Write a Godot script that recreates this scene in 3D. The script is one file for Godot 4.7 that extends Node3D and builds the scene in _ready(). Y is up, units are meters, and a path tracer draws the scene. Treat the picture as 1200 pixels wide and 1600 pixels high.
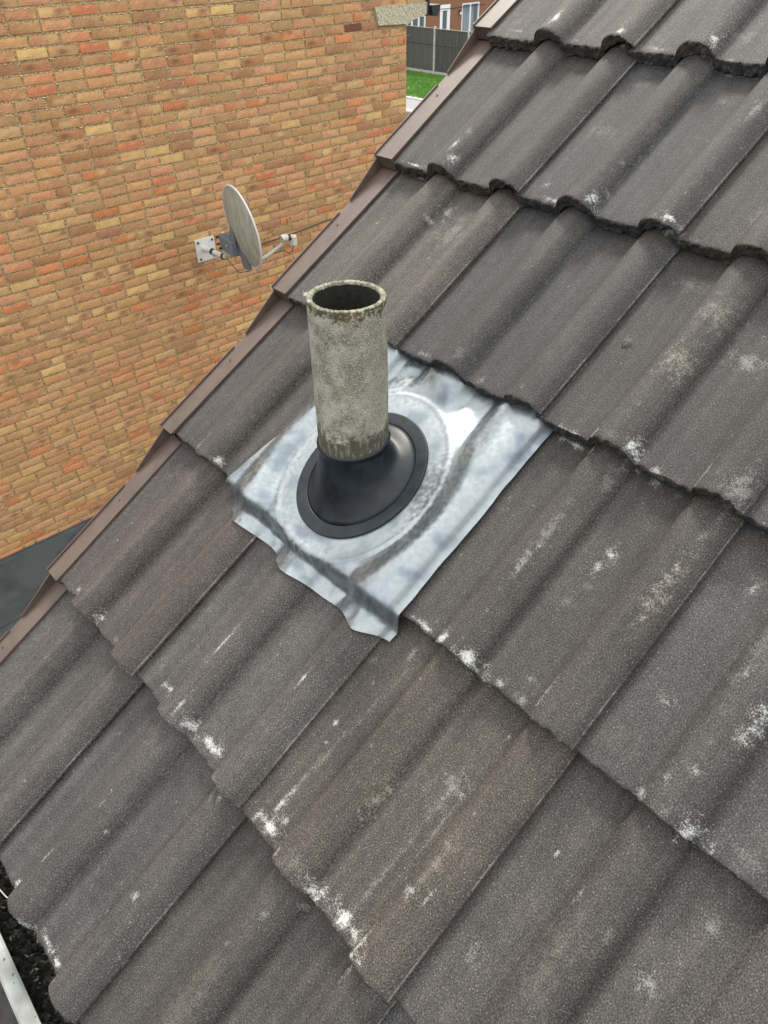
extends Node3D
# A tiled roof slope with a vent pipe, looking past the verge to the neighbour's brick gable.
# Metres, y up. The ground lies at y = 0; the eaves corner of the roof lies at y = EAVES.

const EAVES := 4.5
const PITCH := 0.57329
const GAUGE := 0.34027      # exposed length of one course of tiles
const COVER := 0.30         # width of one tile
const DROP := 0.029         # how far a course lies below the tail of the next one
const WALL_X := -5.205      # face of the neighbour's gable
const WALL_END := -5.8725   # its far corner
# inner edge of the verge cap at the foot of each course
const VERGE_IN := [-0.286, -0.294, -0.306, -0.308, -0.317, -0.338, -0.346, -0.354, -0.362, -0.370]
const TEX_X0 := -0.36
const TEX_V0 := -0.06
const TEX_W := 1408
const TEX_H := 2048
const TEX_MM := 0.001
# pale bloom and lichen on the tiles: x, distance up the slope, length, width (mm), strength, kind
const MARKS := [
	[-0.185, 1.737, 22, 11, 1, 0], [-0.032, 1.715, 16, 14, 1, 0], [0.137, 1.723, 20, 14, 0.95, 0], [-0.278, 1.725, 5, 40, 0.6, 0], [-0.131, 1.715, 6, 30, 0.35, 0], [0.041, 1.714, 8, 50, 0.6, 0], [0.177, 1.704, 7, 40, 0.6, 0], [-0.301, 1.748, 20, 10, 0.4, 0],
	[0.166, 1.762, 30, 40, 0.3, 0], [-0.263, 1.37, 6, 36, 1, 0], [-0.169, 1.385, 18, 14, 1, 0], [-0.185, 1.412, 22, 6, 0.8, 0], [0.063, 1.371, 7, 30, 0.8, 0], [0.142, 1.379, 18, 14, 1, 0], [0.148, 1.405, 12, 10, 0.5, 0], [0.28, 1.374, 12, 22, 1, 0],
	[0.034, 1.398, 14, 8, 0.7, 0], [0.056, 1.538, 24, 60, 0.35, 0], [0.037, 1.651, 14, 24, 0.35, 0], [0.275, 1.608, 40, 16, 0.6, 0], [-0.181, 1.453, 12, 14, 0.4, 0], [0.232, 1.474, 14, 8, 0.5, 0], [0.152, 1.543, 30, 30, 0.25, 0], [0.197, 1.648, 26, 14, 0.4, 0],
	[0.141, 1.461, 10, 6, 0.5, 0], [-0.137, 1.311, 26, 16, 0.8, 0], [-0.148, 1.28, 12, 12, 0.7, 0], [-0.091, 1.276, 55, 40, 0.45, 0], [-0.047, 1.251, 14, 8, 0.7, 0], [-0.236, 1.324, 30, 6, 0.4, 0], [0.347, 1.022, 7, 42, 0.95, 0], [0.389, 1.027, 40, 4, 0.8, 0],
	[0.445, 1.035, 20, 14, 1, 0], [0.478, 1.024, 12, 16, 0.8, 0], [0.515, 1.022, 12, 12, 0.5, 0], [0.536, 1.047, 45, 5, 0.7, 0], [0.582, 1.043, 40, 30, 0.6, 0], [0.422, 1.172, 45, 30, 0.75, 1], [0.422, 1.262, 40, 34, 0.65, 1], [0.487, 1.223, 24, 40, 0.6, 0],
	[0.349, 1.31, 20, 40, 0.35, 0], [0.059, 1.033, 8, 40, 0.6, 0], [0.129, 1.05, 26, 20, 0.4, 0], [-0.273, 1.043, 8, 18, 0.9, 0], [0.383, 1.434, 40, 30, 0.4, 0], [0.415, 1.036, 10, 30, 0.3, 0], [0.178, 1.037, 16, 10, 0.5, 0], [0.258, 1.043, 10, 10, 0.5, 0],
	[0.417, 1.092, 14, 8, 0.4, 0], [-0.23, 0.688, 9, 10, 0.8, 0], [-0.231, 0.711, 22, 10, 0.6, 0], [-0.154, 0.693, 15, 14, 1, 0], [-0.112, 0.687, 10, 8, 0.8, 0], [0.573, 0.891, 85, 16, 0.9, 1], [0.574, 0.933, 60, 6, 0.5, 0], [0.49, 0.885, 14, 12, 0.9, 0],
	[0.494, 0.91, 14, 12, 0.85, 0], [0.493, 0.901, 40, 30, 0.3, 0], [0.417, 0.833, 50, 12, 0.7, 0], [0.517, 0.692, 14, 14, 0.7, 0], [0.511, 0.72, 10, 14, 0.6, 0], [0.647, 0.789, 12, 18, 0.6, 0], [0.735, 0.827, 60, 16, 0.9, 0], [0.732, 0.806, 30, 16, 0.5, 0],
	[0.651, 0.958, 14, 8, 0.7, 0], [0.625, 0.716, 40, 60, 0.4, 2], [0.354, 0.689, 6, 30, 0.9, 0], [0.393, 0.692, 16, 18, 0.95, 0], [0.438, 0.692, 20, 32, 1, 0], [0.484, 0.691, 10, 22, 0.8, 0], [0.541, 0.714, 34, 4, 0.7, 0], [0.685, 0.69, 14, 18, 0.9, 0],
	[0.716, 0.69, 12, 12, 0.5, 0], [0.743, 0.69, 24, 24, 1, 0], [0.696, 0.72, 10, 10, 0.7, 0], [0.715, 0.744, 10, 10, 0.7, 0], [0.495, 0.857, 20, 16, 0.35, 0], [0.484, 0.825, 30, 20, 0.3, 0], [0.576, 0.983, 20, 14, 0.4, 0], [0.434, 0.987, 30, 20, 0.35, 0],
	[0.419, 0.887, 60, 16, 0.5, 0], [0.264, 0.851, 14, 20, 0.25, 0], [0.694, 0.852, 40, 12, 0.35, 0], [0.792, 0.705, 10, 60, 0.3, 0], [-0.233, 0.355, 10, 22, 0.75, 0], [-0.15, 0.355, 18, 16, 1, 0], [-0.089, 0.354, 8, 16, 0.5, 0], [0.072, 0.367, 9, 30, 0.95, 0],
	[0.124, 0.376, 26, 6, 0.8, 0], [0.151, 0.36, 17, 20, 1, 0], [0.197, 0.362, 14, 34, 1, 0], [0.252, 0.344, 12, 14, 0.5, 0], [0.341, 0.386, 34, 8, 0.9, 0], [0.35, 0.357, 16, 44, 1, 0], [0.363, 0.378, 14, 10, 0.8, 0], [0.39, 0.352, 14, 5, 0.9, 0],
	[0.452, 0.351, 18, 20, 0.95, 0], [0.501, 0.357, 16, 62, 1, 0], [0.54, 0.349, 46, 4, 0.85, 0], [0.425, 0.364, 20, 30, 0.4, 0], [0.447, 0.487, 60, 10, 0.8, 1], [0.556, 0.485, 60, 10, 0.6, 1], [0.551, 0.442, 10, 12, 0.7, 0], [0.571, 0.45, 22, 4, 0.8, 0],
	[0.507, 0.56, 24, 26, 0.55, 0], [0.511, 0.529, 20, 14, 0.4, 0], [0.109, 0.48, 46, 3, 0.8, 0], [0.257, 0.523, 30, 3, 0.9, 0], [0.029, 0.381, 10, 10, 0.4, 0], [0.327, 0.512, 8, 5, 0.9, 0], [0.335, 0.483, 6, 5, 0.9, 0], [0.35, 0.649, 12, 8, 0.6, 0],
	[0.309, 0.609, 14, 10, 0.4, 0], [0.584, 0.331, 14, 50, 0.3, 0], [0.36, 0.609, 60, 3, 0.3, 0], [0.354, 0.546, 60, 4, 0.35, 0], [0.348, 0.484, 60, 4, 0.45, 0], [0.343, 0.428, 50, 5, 0.5, 0], [0.508, 0.458, 90, 4, 0.35, 0], [0.505, 0.404, 40, 4, 0.4, 0],
	[0.524, 0.527, 120, 3, 0.4, 0], [0.533, 0.417, 90, 3, 0.6, 0], [0.071, 0.01, 14, 14, 0.95, 0], [0.142, -0.001, 15, 20, 1, 0], [0.185, 0.011, 13, 26, 1, 0], [0.218, 0.011, 10, 26, 0.95, 0], [0.098, 0.082, 24, 3, 0.9, 0], [0.259, 0.162, 14, 8, 0.85, 0],
	[0.294, 0.098, 14, 4, 0.5, 0], [0.306, 0.174, 20, 14, 0.3, 0], [0.412, 0.189, 70, 44, 0.42, 2], [0.41, 0.14, 50, 40, 0.42, 2], [0.113, 0.191, 14, 3, 0.6, 0], [0.261, 0.33, 20, 8, 0.7, 0], [0.418, 0.309, 40, 30, 0.35, 2], [0.42, 0.282, 16, 14, 0.4, 0],
	[0.448, 0.319, 10, 10, 0.5, 0], [0.704, 0.48, 80, 60, 0.45, 2], [0.706, 0.519, 50, 50, 0.35, 2], [0.785, 0.544, 14, 14, 0.7, 0], [0.788, 0.542, 40, 50, 0.3, 2], [0.736, 0.55, 26, 12, 0.55, 1], [0.692, 0.566, 16, 4, 0.7, 0], [0.69, 0.556, 10, 4, 0.7, 0],
	[0.804, 0.625, 14, 18, 0.5, 0], [0.639, 0.439, 20, 14, 0.5, 0], [0.649, 0.377, 20, 40, 0.35, 2], [0.646, 0.578, 8, 4, 0.9, 0], [0.794, 0.586, 60, 50, 0.25, 2], [0.724, 0.766, 60, 20, 0.3, 2], [0.693, 0.903, 60, 20, 0.35, 0],
]

var rng := RandomNumberGenerator.new()
var cam: Camera3D
var ux := Vector3(1, 0, 0)
var uv_up := Vector3(0, sin(PITCH), -cos(PITCH))
var un := Vector3(0, cos(PITCH), sin(PITCH))
var roof_basis := Basis(Vector3(1, 0, 0), Vector3(0, cos(PITCH), sin(PITCH)), Vector3(0, -sin(PITCH), cos(PITCH)))
var taken := {}


# ---------------------------------------------------------------- helpers
func lin(r: float, g: float, b: float) -> Color:
	return Color(r, g, b).linear_to_srgb()


func mat(c: Color, rough := 0.8, metal := 0.0) -> StandardMaterial3D:
	var m := StandardMaterial3D.new()
	m.albedo_color = c
	m.roughness = rough
	m.metallic = metal
	return m


func numbered(called: String) -> String:
	var n: int = taken.get(called, 0)
	taken[called] = n + 1
	return called if n == 0 else "%s_%03d" % [called, n]


func thing(called: String, label: String, category: String, at := Vector3.ZERO, group := "") -> Node3D:
	var o := Node3D.new()
	o.name = numbered(called)
	add_child(o)
	o.position = at
	o.set_meta("label", label)
	o.set_meta("category", category)
	if group:
		o.set_meta("group", group)
	return o


func put(called: String, mesh: Mesh, m: Material, parent: Node, at := Transform3D()) -> MeshInstance3D:
	var o := MeshInstance3D.new()
	o.name = called
	o.mesh = mesh
	if m:
		o.material_override = m
	o.transform = at
	parent.add_child(o, true)
	return o


func setting(called: String, mesh: Mesh, m: Material, label: String) -> MeshInstance3D:
	var o := put(called, mesh, m, self)
	o.set_meta("kind", "structure")
	o.set_meta("label", label)
	o.set_meta("category", called.replace("_", " "))
	return o


func begin(smooth := true) -> SurfaceTool:
	var st := SurfaceTool.new()
	st.begin(Mesh.PRIMITIVE_TRIANGLES)
	st.set_smooth_group(0 if smooth else -1)
	return st


func finish(st: SurfaceTool) -> ArrayMesh:
	st.generate_normals()
	return st.commit()


# corners run anticlockwise seen from outside
func quad(st: SurfaceTool, a: Vector3, b: Vector3, c: Vector3, d: Vector3) -> void:
	for p in [a, c, b, a, d, c]:
		st.add_vertex(p)


func tri(st: SurfaceTool, a: Vector3, b: Vector3, c: Vector3) -> void:
	for p in [a, c, b]:
		st.add_vertex(p)


func box(st: SurfaceTool, lo: Vector3, hi: Vector3, t := Transform3D()) -> void:
	var p := []
	for i in 8:
		p.append(t * Vector3(hi.x if i & 1 else lo.x, hi.y if i & 2 else lo.y, hi.z if i & 4 else lo.z))
	quad(st, p[4], p[5], p[7], p[6])
	quad(st, p[1], p[0], p[2], p[3])
	quad(st, p[5], p[1], p[3], p[7])
	quad(st, p[0], p[4], p[6], p[2])
	quad(st, p[6], p[7], p[3], p[2])
	quad(st, p[0], p[1], p[5], p[4])


# box with chamfered edges
func bevel_box(st: SurfaceTool, lo: Vector3, hi: Vector3, b: float, t := Transform3D()) -> void:
	var c := (lo + hi) / 2
	var e := (hi - lo) / 2
	var corner := func(sx: float, sy: float, sz: float, ax: int) -> Vector3:
		var v := Vector3(sx * (e.x - (0.0 if ax == 0 else b)), sy * (e.y - (0.0 if ax == 1 else b)), sz * (e.z - (0.0 if ax == 2 else b)))
		return t * (c + v)
	for s in [-1.0, 1.0]:
		var f := [corner.call(s, -1.0, -1.0, 0), corner.call(s, -1.0, 1.0, 0), corner.call(s, 1.0, 1.0, 0), corner.call(s, 1.0, -1.0, 0)]
		var g := [corner.call(-1.0, s, -1.0, 1), corner.call(1.0, s, -1.0, 1), corner.call(1.0, s, 1.0, 1), corner.call(-1.0, s, 1.0, 1)]
		var h := [corner.call(-1.0, -1.0, s, 2), corner.call(-1.0, 1.0, s, 2), corner.call(1.0, 1.0, s, 2), corner.call(1.0, -1.0, s, 2)]
		for q in [f, g, h]:
			if s < 0:
				quad(st, q[0], q[1], q[2], q[3])
			else:
				quad(st, q[3], q[2], q[1], q[0])
	for i in [-1.0, 1.0]:
		for j in [-1.0, 1.0]:
			var flip: bool = i * j < 0
			var edges := [
				[corner.call(i, j, -1.0, 0), corner.call(i, j, -1.0, 1), corner.call(i, j, 1.0, 1), corner.call(i, j, 1.0, 0)],
				[corner.call(-1.0, i, j, 1), corner.call(-1.0, i, j, 2), corner.call(1.0, i, j, 2), corner.call(1.0, i, j, 1)],
				[corner.call(j, -1.0, i, 2), corner.call(j, -1.0, i, 0), corner.call(j, 1.0, i, 0), corner.call(j, 1.0, i, 2)],
			]
			for q in edges:
				if flip:
					quad(st, q[3], q[2], q[1], q[0])
				else:
					quad(st, q[0], q[1], q[2], q[3])
			for k in [-1.0, 1.0]:
				var a: Vector3 = corner.call(i, j, k, 0)
				var b2: Vector3 = corner.call(i, j, k, 1)
				var c2: Vector3 = corner.call(i, j, k, 2)
				if i * j * k > 0:
					tri(st, a, b2, c2)
				else:
					tri(st, a, c2, b2)


# rows of points; the outside is on the left hand of (along a row) x (to the next row)
func sheet(st: SurfaceTool, rows: Array, uvs = null, close := false) -> void:
	for j in rows.size() - 1:
		var a: PackedVector3Array = rows[j]
		var b: PackedVector3Array = rows[j + 1]
		var n := a.size()
		for i in (n if close else n - 1):
			var k := (i + 1) % n
			var order := [[j, i], [j + 1, k], [j, k], [j, i], [j + 1, i], [j + 1, k]]
			for q in order:
				if uvs != null:
					st.set_uv(uvs[q[0]][q[1]])
				st.add_vertex(rows[q[0]][q[1]])


func ring(c: Vector3, a: Vector3, b: Vector3, n: int) -> PackedVector3Array:
	var p := PackedVector3Array()
	for i in n:
		var t := TAU * i / n
		p.append(c + a * cos(t) + b * sin(t))
	return p


func tube(st: SurfaceTool, pts: Array, r: float, n := 10, caps := true) -> void:
	var rows := []
	var side := Vector3.UP
	for i in pts.size():
		var d: Vector3 = (pts[mini(i + 1, pts.size() - 1)] - pts[maxi(i - 1, 0)]).normalized()
		if absf(d.dot(side)) > 0.95:
			side = Vector3.RIGHT
		var a := d.cross(side).normalized()
		var b := d.cross(a).normalized()
		side = -b if side != Vector3.RIGHT else side
		rows.append(ring(pts[i], a * r, b * r, n))
	sheet(st, rows, null, true)
	if caps:
		for e in [0, rows.size() - 1]:
			var cc: Vector3 = pts[e]
			for i in n:
				if e == 0:
					tri(st, cc, rows[e][i], rows[e][(i + 1) % n])
				else:
					tri(st, cc, rows[e][(i + 1) % n], rows[e][i])


func prism(st: SurfaceTool, outline: PackedVector2Array, t: Transform3D, depth: float) -> void:
	# outline in the x-y plane of t, extruded along its -z
	var idx := Geometry2D.triangulate_polygon(outline)
	var ccw := not Geometry2D.is_polygon_clockwise(outline)
	for k in range(0, idx.size(), 3):
		var f := []
		for q in 3:
			f.append(outline[idx[k + q]])
		if (f[1] - f[0]).cross(f[2] - f[0]) < 0:
			f.reverse()
		tri(st, t * Vector3(f[0].x, f[0].y, 0), t * Vector3(f[1].x, f[1].y, 0), t * Vector3(f[2].x, f[2].y, 0))
		tri(st, t * Vector3(f[0].x, f[0].y, -depth), t * Vector3(f[2].x, f[2].y, -depth), t * Vector3(f[1].x, f[1].y, -depth))
	for i in outline.size():
		var a := outline[i]
		var b := outline[(i + 1) % outline.size()]
		if not ccw:
			var s := a
			a = b
			b = s
		quad(st, t * Vector3(a.x, a.y, -depth), t * Vector3(b.x, b.y, -depth), t * Vector3(b.x, b.y, 0), t * Vector3(a.x, a.y, 0))


func noise(freq: float, seed_: int, octaves := 3, kind := FastNoiseLite.TYPE_SIMPLEX_SMOOTH) -> FastNoiseLite:
	var n := FastNoiseLite.new()
	n.noise_type = kind
	n.seed = seed_
	n.frequency = freq
	n.fractal_type = FastNoiseLite.FRACTAL_FBM if octaves > 1 else FastNoiseLite.FRACTAL_NONE
	n.fractal_octaves = octaves
	return n


func noise_bytes(n: FastNoiseLite, w: int, h: int) -> PackedByteArray:
	var im := n.get_image(w, h, false, false, true)
	im.convert(Image.FORMAT_L8)
	return im.get_data()


func picture(bytes: PackedByteArray, w: int, h: int, format := Image.FORMAT_RGB8) -> ImageTexture:
	return ImageTexture.create_from_image(Image.create_from_data(w, h, false, format, bytes))


# seamless grey noise texture between two values
func grain(size: int, freq: float, seed_: int, lo: float, hi: float, octaves := 3) -> ImageTexture:
	var im := noise(freq, seed_, octaves).get_seamless_image(size, size, false, false, 0.15, true)
	im.convert(Image.FORMAT_L8)
	var b := im.get_data()
	for i in b.size():
		b[i] = int(clampf(lerpf(lo, hi, b[i] / 255.0), 0.0, 1.0) * 255.0)
	return picture(b, size, size, Image.FORMAT_L8)


func rp(x: float, v: float, h: float) -> Vector3:
	return Vector3(0, EAVES, 0) + ux * x + uv_up * v + un * h


func at(x: float, y: float, z: float) -> Vector3:
	return Vector3(x, y + EAVES, z)


# where a point lands in the 1200 x 1600 photograph (used only to choose the bricks that show largest)
func seen_at(p: Vector3) -> Vector3:
	var q := cam.transform.affine_inverse() * p
	if q.z > -0.1:
		return Vector3(-9999, -9999, 0)
	return Vector3(600 + 1110 * q.x / -q.z, 800 - 1110 * q.y / -q.z, -q.z)


# ---------------------------------------------------------------- scene
func _ready() -> void:
	rng.seed = 20

	cam = Camera3D.new()
	cam.name = "camera"
	cam.transform = Transform3D(Basis(Vector3(0.6733910, -0.0157219, -0.7391193), Vector3(-0.4658378, 0.7673000, -0.4407332), Vector3(0.5740554, 0.6410955, 0.5093691)), at(0.795265, 1.099011, -0.121611))
	cam.fov = rad_to_deg(2.0 * atan(800.0 / 1110.0))
	cam.near = 0.05
	cam.far = 400.0
	add_child(cam)
	cam.current = true

	var sky_look := ProceduralSkyMaterial.new()
	sky_look.sky_top_color = Color(0.985, 0.985, 0.98)
	sky_look.sky_horizon_color = Color(0.60, 0.61, 0.62)
	sky_look.sky_curve = 0.25
	sky_look.ground_bottom_color = Color(0.3, 0.29, 0.27)
	sky_look.ground_horizon_color = Color(0.5, 0.5, 0.48)
	sky_look.sun_angle_max = 0.0
	var env := Environment.new()
	env.background_mode = Environment.BG_SKY
	env.sky = Sky.new()
	env.sky.sky_material = sky_look
	env.tonemap_mode = Environment.TONE_MAPPER_LINEAR
	env.tonemap_exposure = 2.75
	env.sdfgi_enabled = true
	env.ssao_enabled = true
	env.ssil_enabled = true
	var we := WorldEnvironment.new()
	we.name = "environment"
	we.environment = env
	add_child(we)
	var sun := DirectionalLight3D.new()
	sun.name = "sun"
	sun.light_energy = 0.5
	sun.light_angular_distance = 13.0
	sun.light_color = Color(1.0, 0.97, 0.92)
	sun.shadow_enabled = true
	add_child(sun)
	sun.look_at_from_position(Vector3.ZERO, Vector3(0.48, -0.80, 0.42))

	build_ground()
	build_far_house()
	build_fence()
	build_brick_house()
	build_outbuilding()
	build_house()
	build_flashing()
	build_pipe()
	build_dish()
	build_gutter_litter()
	build_crumb()
	print("built in ", Time.get_ticks_msec(), " ms")


# ---------------------------------------------------------------- ground, lawn, fence, far house
func build_ground() -> void:
	var m := mat(lin(0.05, 0.05, 0.05), 0.9)
	m.albedo_texture = grain(256, 0.05, 3, 0.7, 1.0)
	m.uv1_triplanar = true
	m.uv1_world_triplanar = true
	m.uv1_scale = Vector3.ONE * 0.5
	var st := begin(false)
	quad(st, Vector3(-150, 0, 120), Vector3(150, 0, 120), Vector3(150, 0, -180), Vector3(-150, 0, -180))
	setting("ground", finish(st), m, "grey tarmac ground between the houses")
	# lawn: a gently uneven sheet of turf
	var g := begin()
	var turf := noise(0.6, 9)
	var tone := noise(1.3, 10)
	var rows := []
	for j in 46:
		var row := PackedVector3Array()
		for i in 81:
			var px := -36.0 + i * 0.4
			var pz := -27.55 + j * 0.1
			if j == 45:
				pz += 0.12 * turf.get_noise_2d(px * 4.0, 3)
			row.append(Vector3(px, 0.035 + 0.02 * turf.get_noise_2d(px * 3, pz * 3) + 0.012 * rng.randf(), pz))
		rows.append(row)
	rows.reverse()
	sheet(g, rows)
	var lm := mat(lin(0.085, 0.20, 0.025), 0.9)
	lm.albedo_texture = grain(256, 0.06, 5, 0.55, 1.15, 4)
	lm.uv1_triplanar = true
	lm.uv1_world_triplanar = true
	lm.uv1_scale = Vector3.ONE * 0.35
	setting("lawn", finish(g), lm, "bright green lawn in front of the dark fence")
	var blade := begin(false)
	for k in 3:
		var t := Transform3D(Basis(Vector3.UP, k * 2.1))
		tri(blade, t * Vector3(-0.006, 0, 0.01), t * Vector3(0.006, 0, 0.01), t * Vector3(0.0, 0.075, 0.03))
	var mm := MultiMesh.new()
	mm.transform_format = MultiMesh.TRANSFORM_3D
	mm.use_colors = true
	mm.mesh = finish(blade)
	mm.instance_count = 26000
	for i in mm.instance_count:
		var p := Vector3(rng.randf_range(-28.5, -20.5), 0.025, rng.randf_range(-27.4, -23.1))
		mm.set_instance_transform(i, Transform3D(Basis(Vector3.UP, rng.randf() * TAU).scaled(Vector3.ONE * rng.randf_range(0.6, 1.3)), p))
		var f := rng.randf_range(0.7, 1.25) * (1.0 + 0.35 * tone.get_noise_2d(p.x, p.z))
		mm.set_instance_color(i, Color(0.10 * f, 0.24 * f, 0.028 * f))
	var grass := MultiMeshInstance3D.new()
	grass.name = "grass"
	grass.multimesh = mm
	var bm := mat(Color.WHITE, 0.8)
	bm.vertex_color_use_as_albedo = true
	grass.material_override = bm
	grass.set_meta("kind", "stuff")
	grass.set_meta("label", "short green grass of the lawn by the fence")
	grass.set_meta("category", "grass")
	add_child(grass)
	# pale kerb between lawn and tarmac, and a paved path
	var k := begin(false)
	box(k, Vector3(-34, 0.004, -22.98), Vector3(-6.5, 0.05, -22.82))
	setting("kerb", finish(k), mat(lin(0.42, 0.42, 0.40), 0.85), "pale concrete kerb along the edge of the lawn")
	var pv := begin(false)
	quad(pv, Vector3(-34, 0.006, -21.21), Vector3(-6.5, 0.006, -21.21), Vector3(-6.5, 0.006, -22.81), Vector3(-34, 0.006, -22.81))
	var pm := mat(lin(0.24, 0.24, 0.245), 0.9)
	pm.albedo_texture = grain(256, 0.05, 4, 0.75, 1.1)
	pm.uv1_triplanar = true
	pm.uv1_world_triplanar = true
	setting("path", finish(pv), pm, "pale grey concrete path beside the lawn")
	var p := begin(false)
	box(p, Vector3(-34, 0.004, -21.2), Vector3(-7.0, 0.06, -21.0))
	setting("path_edging", finish(p), mat(lin(0.62, 0.62, 0.6), 0.8), "white edging strip across the grey tarmac")


func build_fence() -> void:
	var f := thing("garden_fence", "dark weathered timber panel fence with pale concrete posts behind the lawn", "fence", Vector3(-26, 0, -27.5))
	var wood := []
	for k in 4:
		var w := mat(lin(0.072 + 0.008 * k, 0.072 + 0.008 * k, 0.066 + 0.007 * k), 0.9)
		w.albedo_texture = grain(256, 0.03, 30 + k, 0.75, 1.2, 4)
		w.uv1_triplanar = true
		w.uv1_scale = Vector3(2.0, 0.12, 2.0)
		wood.append(w)
	var concrete := mat(lin(0.52, 0.50, 0.45), 0.9)
	concrete.albedo_texture = grain(128, 0.08, 41, 0.75, 1.0)
	concrete.uv1_triplanar = true
	var gap := 2.06
	for i in range(-4, 6):
		var x0 := i * gap + 0.06
		var st := begin(false)
		bevel_box(st, Vector3(x0 - 0.06, 0, -0.05), Vector3(x0 + 0.04, 1.86, 0.05), 0.01)
		put("concrete_post", finish(st), concrete, f)
		var gb := begin(false)
		bevel_box(gb, Vector3(x0 + 0.042, 0, -0.02), Vector3(x0 + gap - 0.062, 0.15, 0.02), 0.005)
		put("gravel_board", finish(gb), concrete, f)
		var pn := begin(false)   # feather-edged boards, each lapping the next
		var x := x0 + 0.042
		while x < x0 + gap - 0.15:
			var w := 0.105 + rng.randf_range(-0.006, 0.006)
			var lift := rng.randf_range(-0.004, 0.004)
			var a := Vector3(x, 0.152, 0.012 + lift)
			quad(pn, a, a + Vector3(w, 0, 0.014), a + Vector3(w, 1.62 + lift, 0.014), a + Vector3(0, 1.62 + lift, 0))
			quad(pn, a + Vector3(w, 0, 0.014), a + Vector3(w, 0, -0.02), a + Vector3(w, 1.62, -0.02), a + Vector3(w, 1.62, 0.014))
			x += w - 0.004
		var panel := put("fence_panel", finish(pn), wood[(i + 8) % 4], f)
		var rail := begin(false)
		bevel_box(rail, Vector3(x0 + 0.042, 1.775, -0.025), Vector3(x0 + gap - 0.062, 1.805, 0.04), 0.004)
		put("capping_rail", finish(rail), mat(lin(0.20, 0.19, 0.16), 0.85), panel)
		var mid := begin(false)
		bevel_box(mid, Vector3(x0 + 0.042, 1.18, 0.031), Vector3(x0 + gap - 0.062, 1.21, 0.045), 0.004)
		put("batten", finish(mid), wood[(i + 9) % 4], panel)


func window_unit(parent: Node, called: String, z0: float, z1: float, y0: float, y1: float, bars: Array, frame: Material, glass: Material, x: float) -> void:
	var st := begin(false)
	var w := 0.08
	for b in [[z0, z0 - w, y0, y1], [z1 + w, z1, y0, y1], [z0 - w - 0.001, z1 + w + 0.001, y1 - w, y1], [z0 - w - 0.001, z1 + w + 0.001, y0, y0 + w]]:
		box(st, Vector3(x - 0.06, b[2], minf(b[0], b[1])), Vector3(x + 0.02, b[3], maxf(b[0], b[1])))
	var o := put(called, finish(st), frame, parent)
	for z in bars:
		var bs := begin(false)
		box(bs, Vector3(x - 0.058, y0 + w + 0.001, z - 0.045), Vector3(x + 0.015, y1 - w - 0.001, z + 0.045))
		put("mullion", finish(bs), frame, o)
	var edges: Array = [z0 - w] + bars + [z1 + w]
	for i in edges.size() - 1:
		var g := begin(false)
		box(g, Vector3(x - 0.03, y0 + w + 0.001, edges[i + 1] + 0.001), Vector3(x - 0.024, y1 - w - 0.001, edges[i] - 0.001))
		put("pane", finish(g), glass, o)


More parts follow.
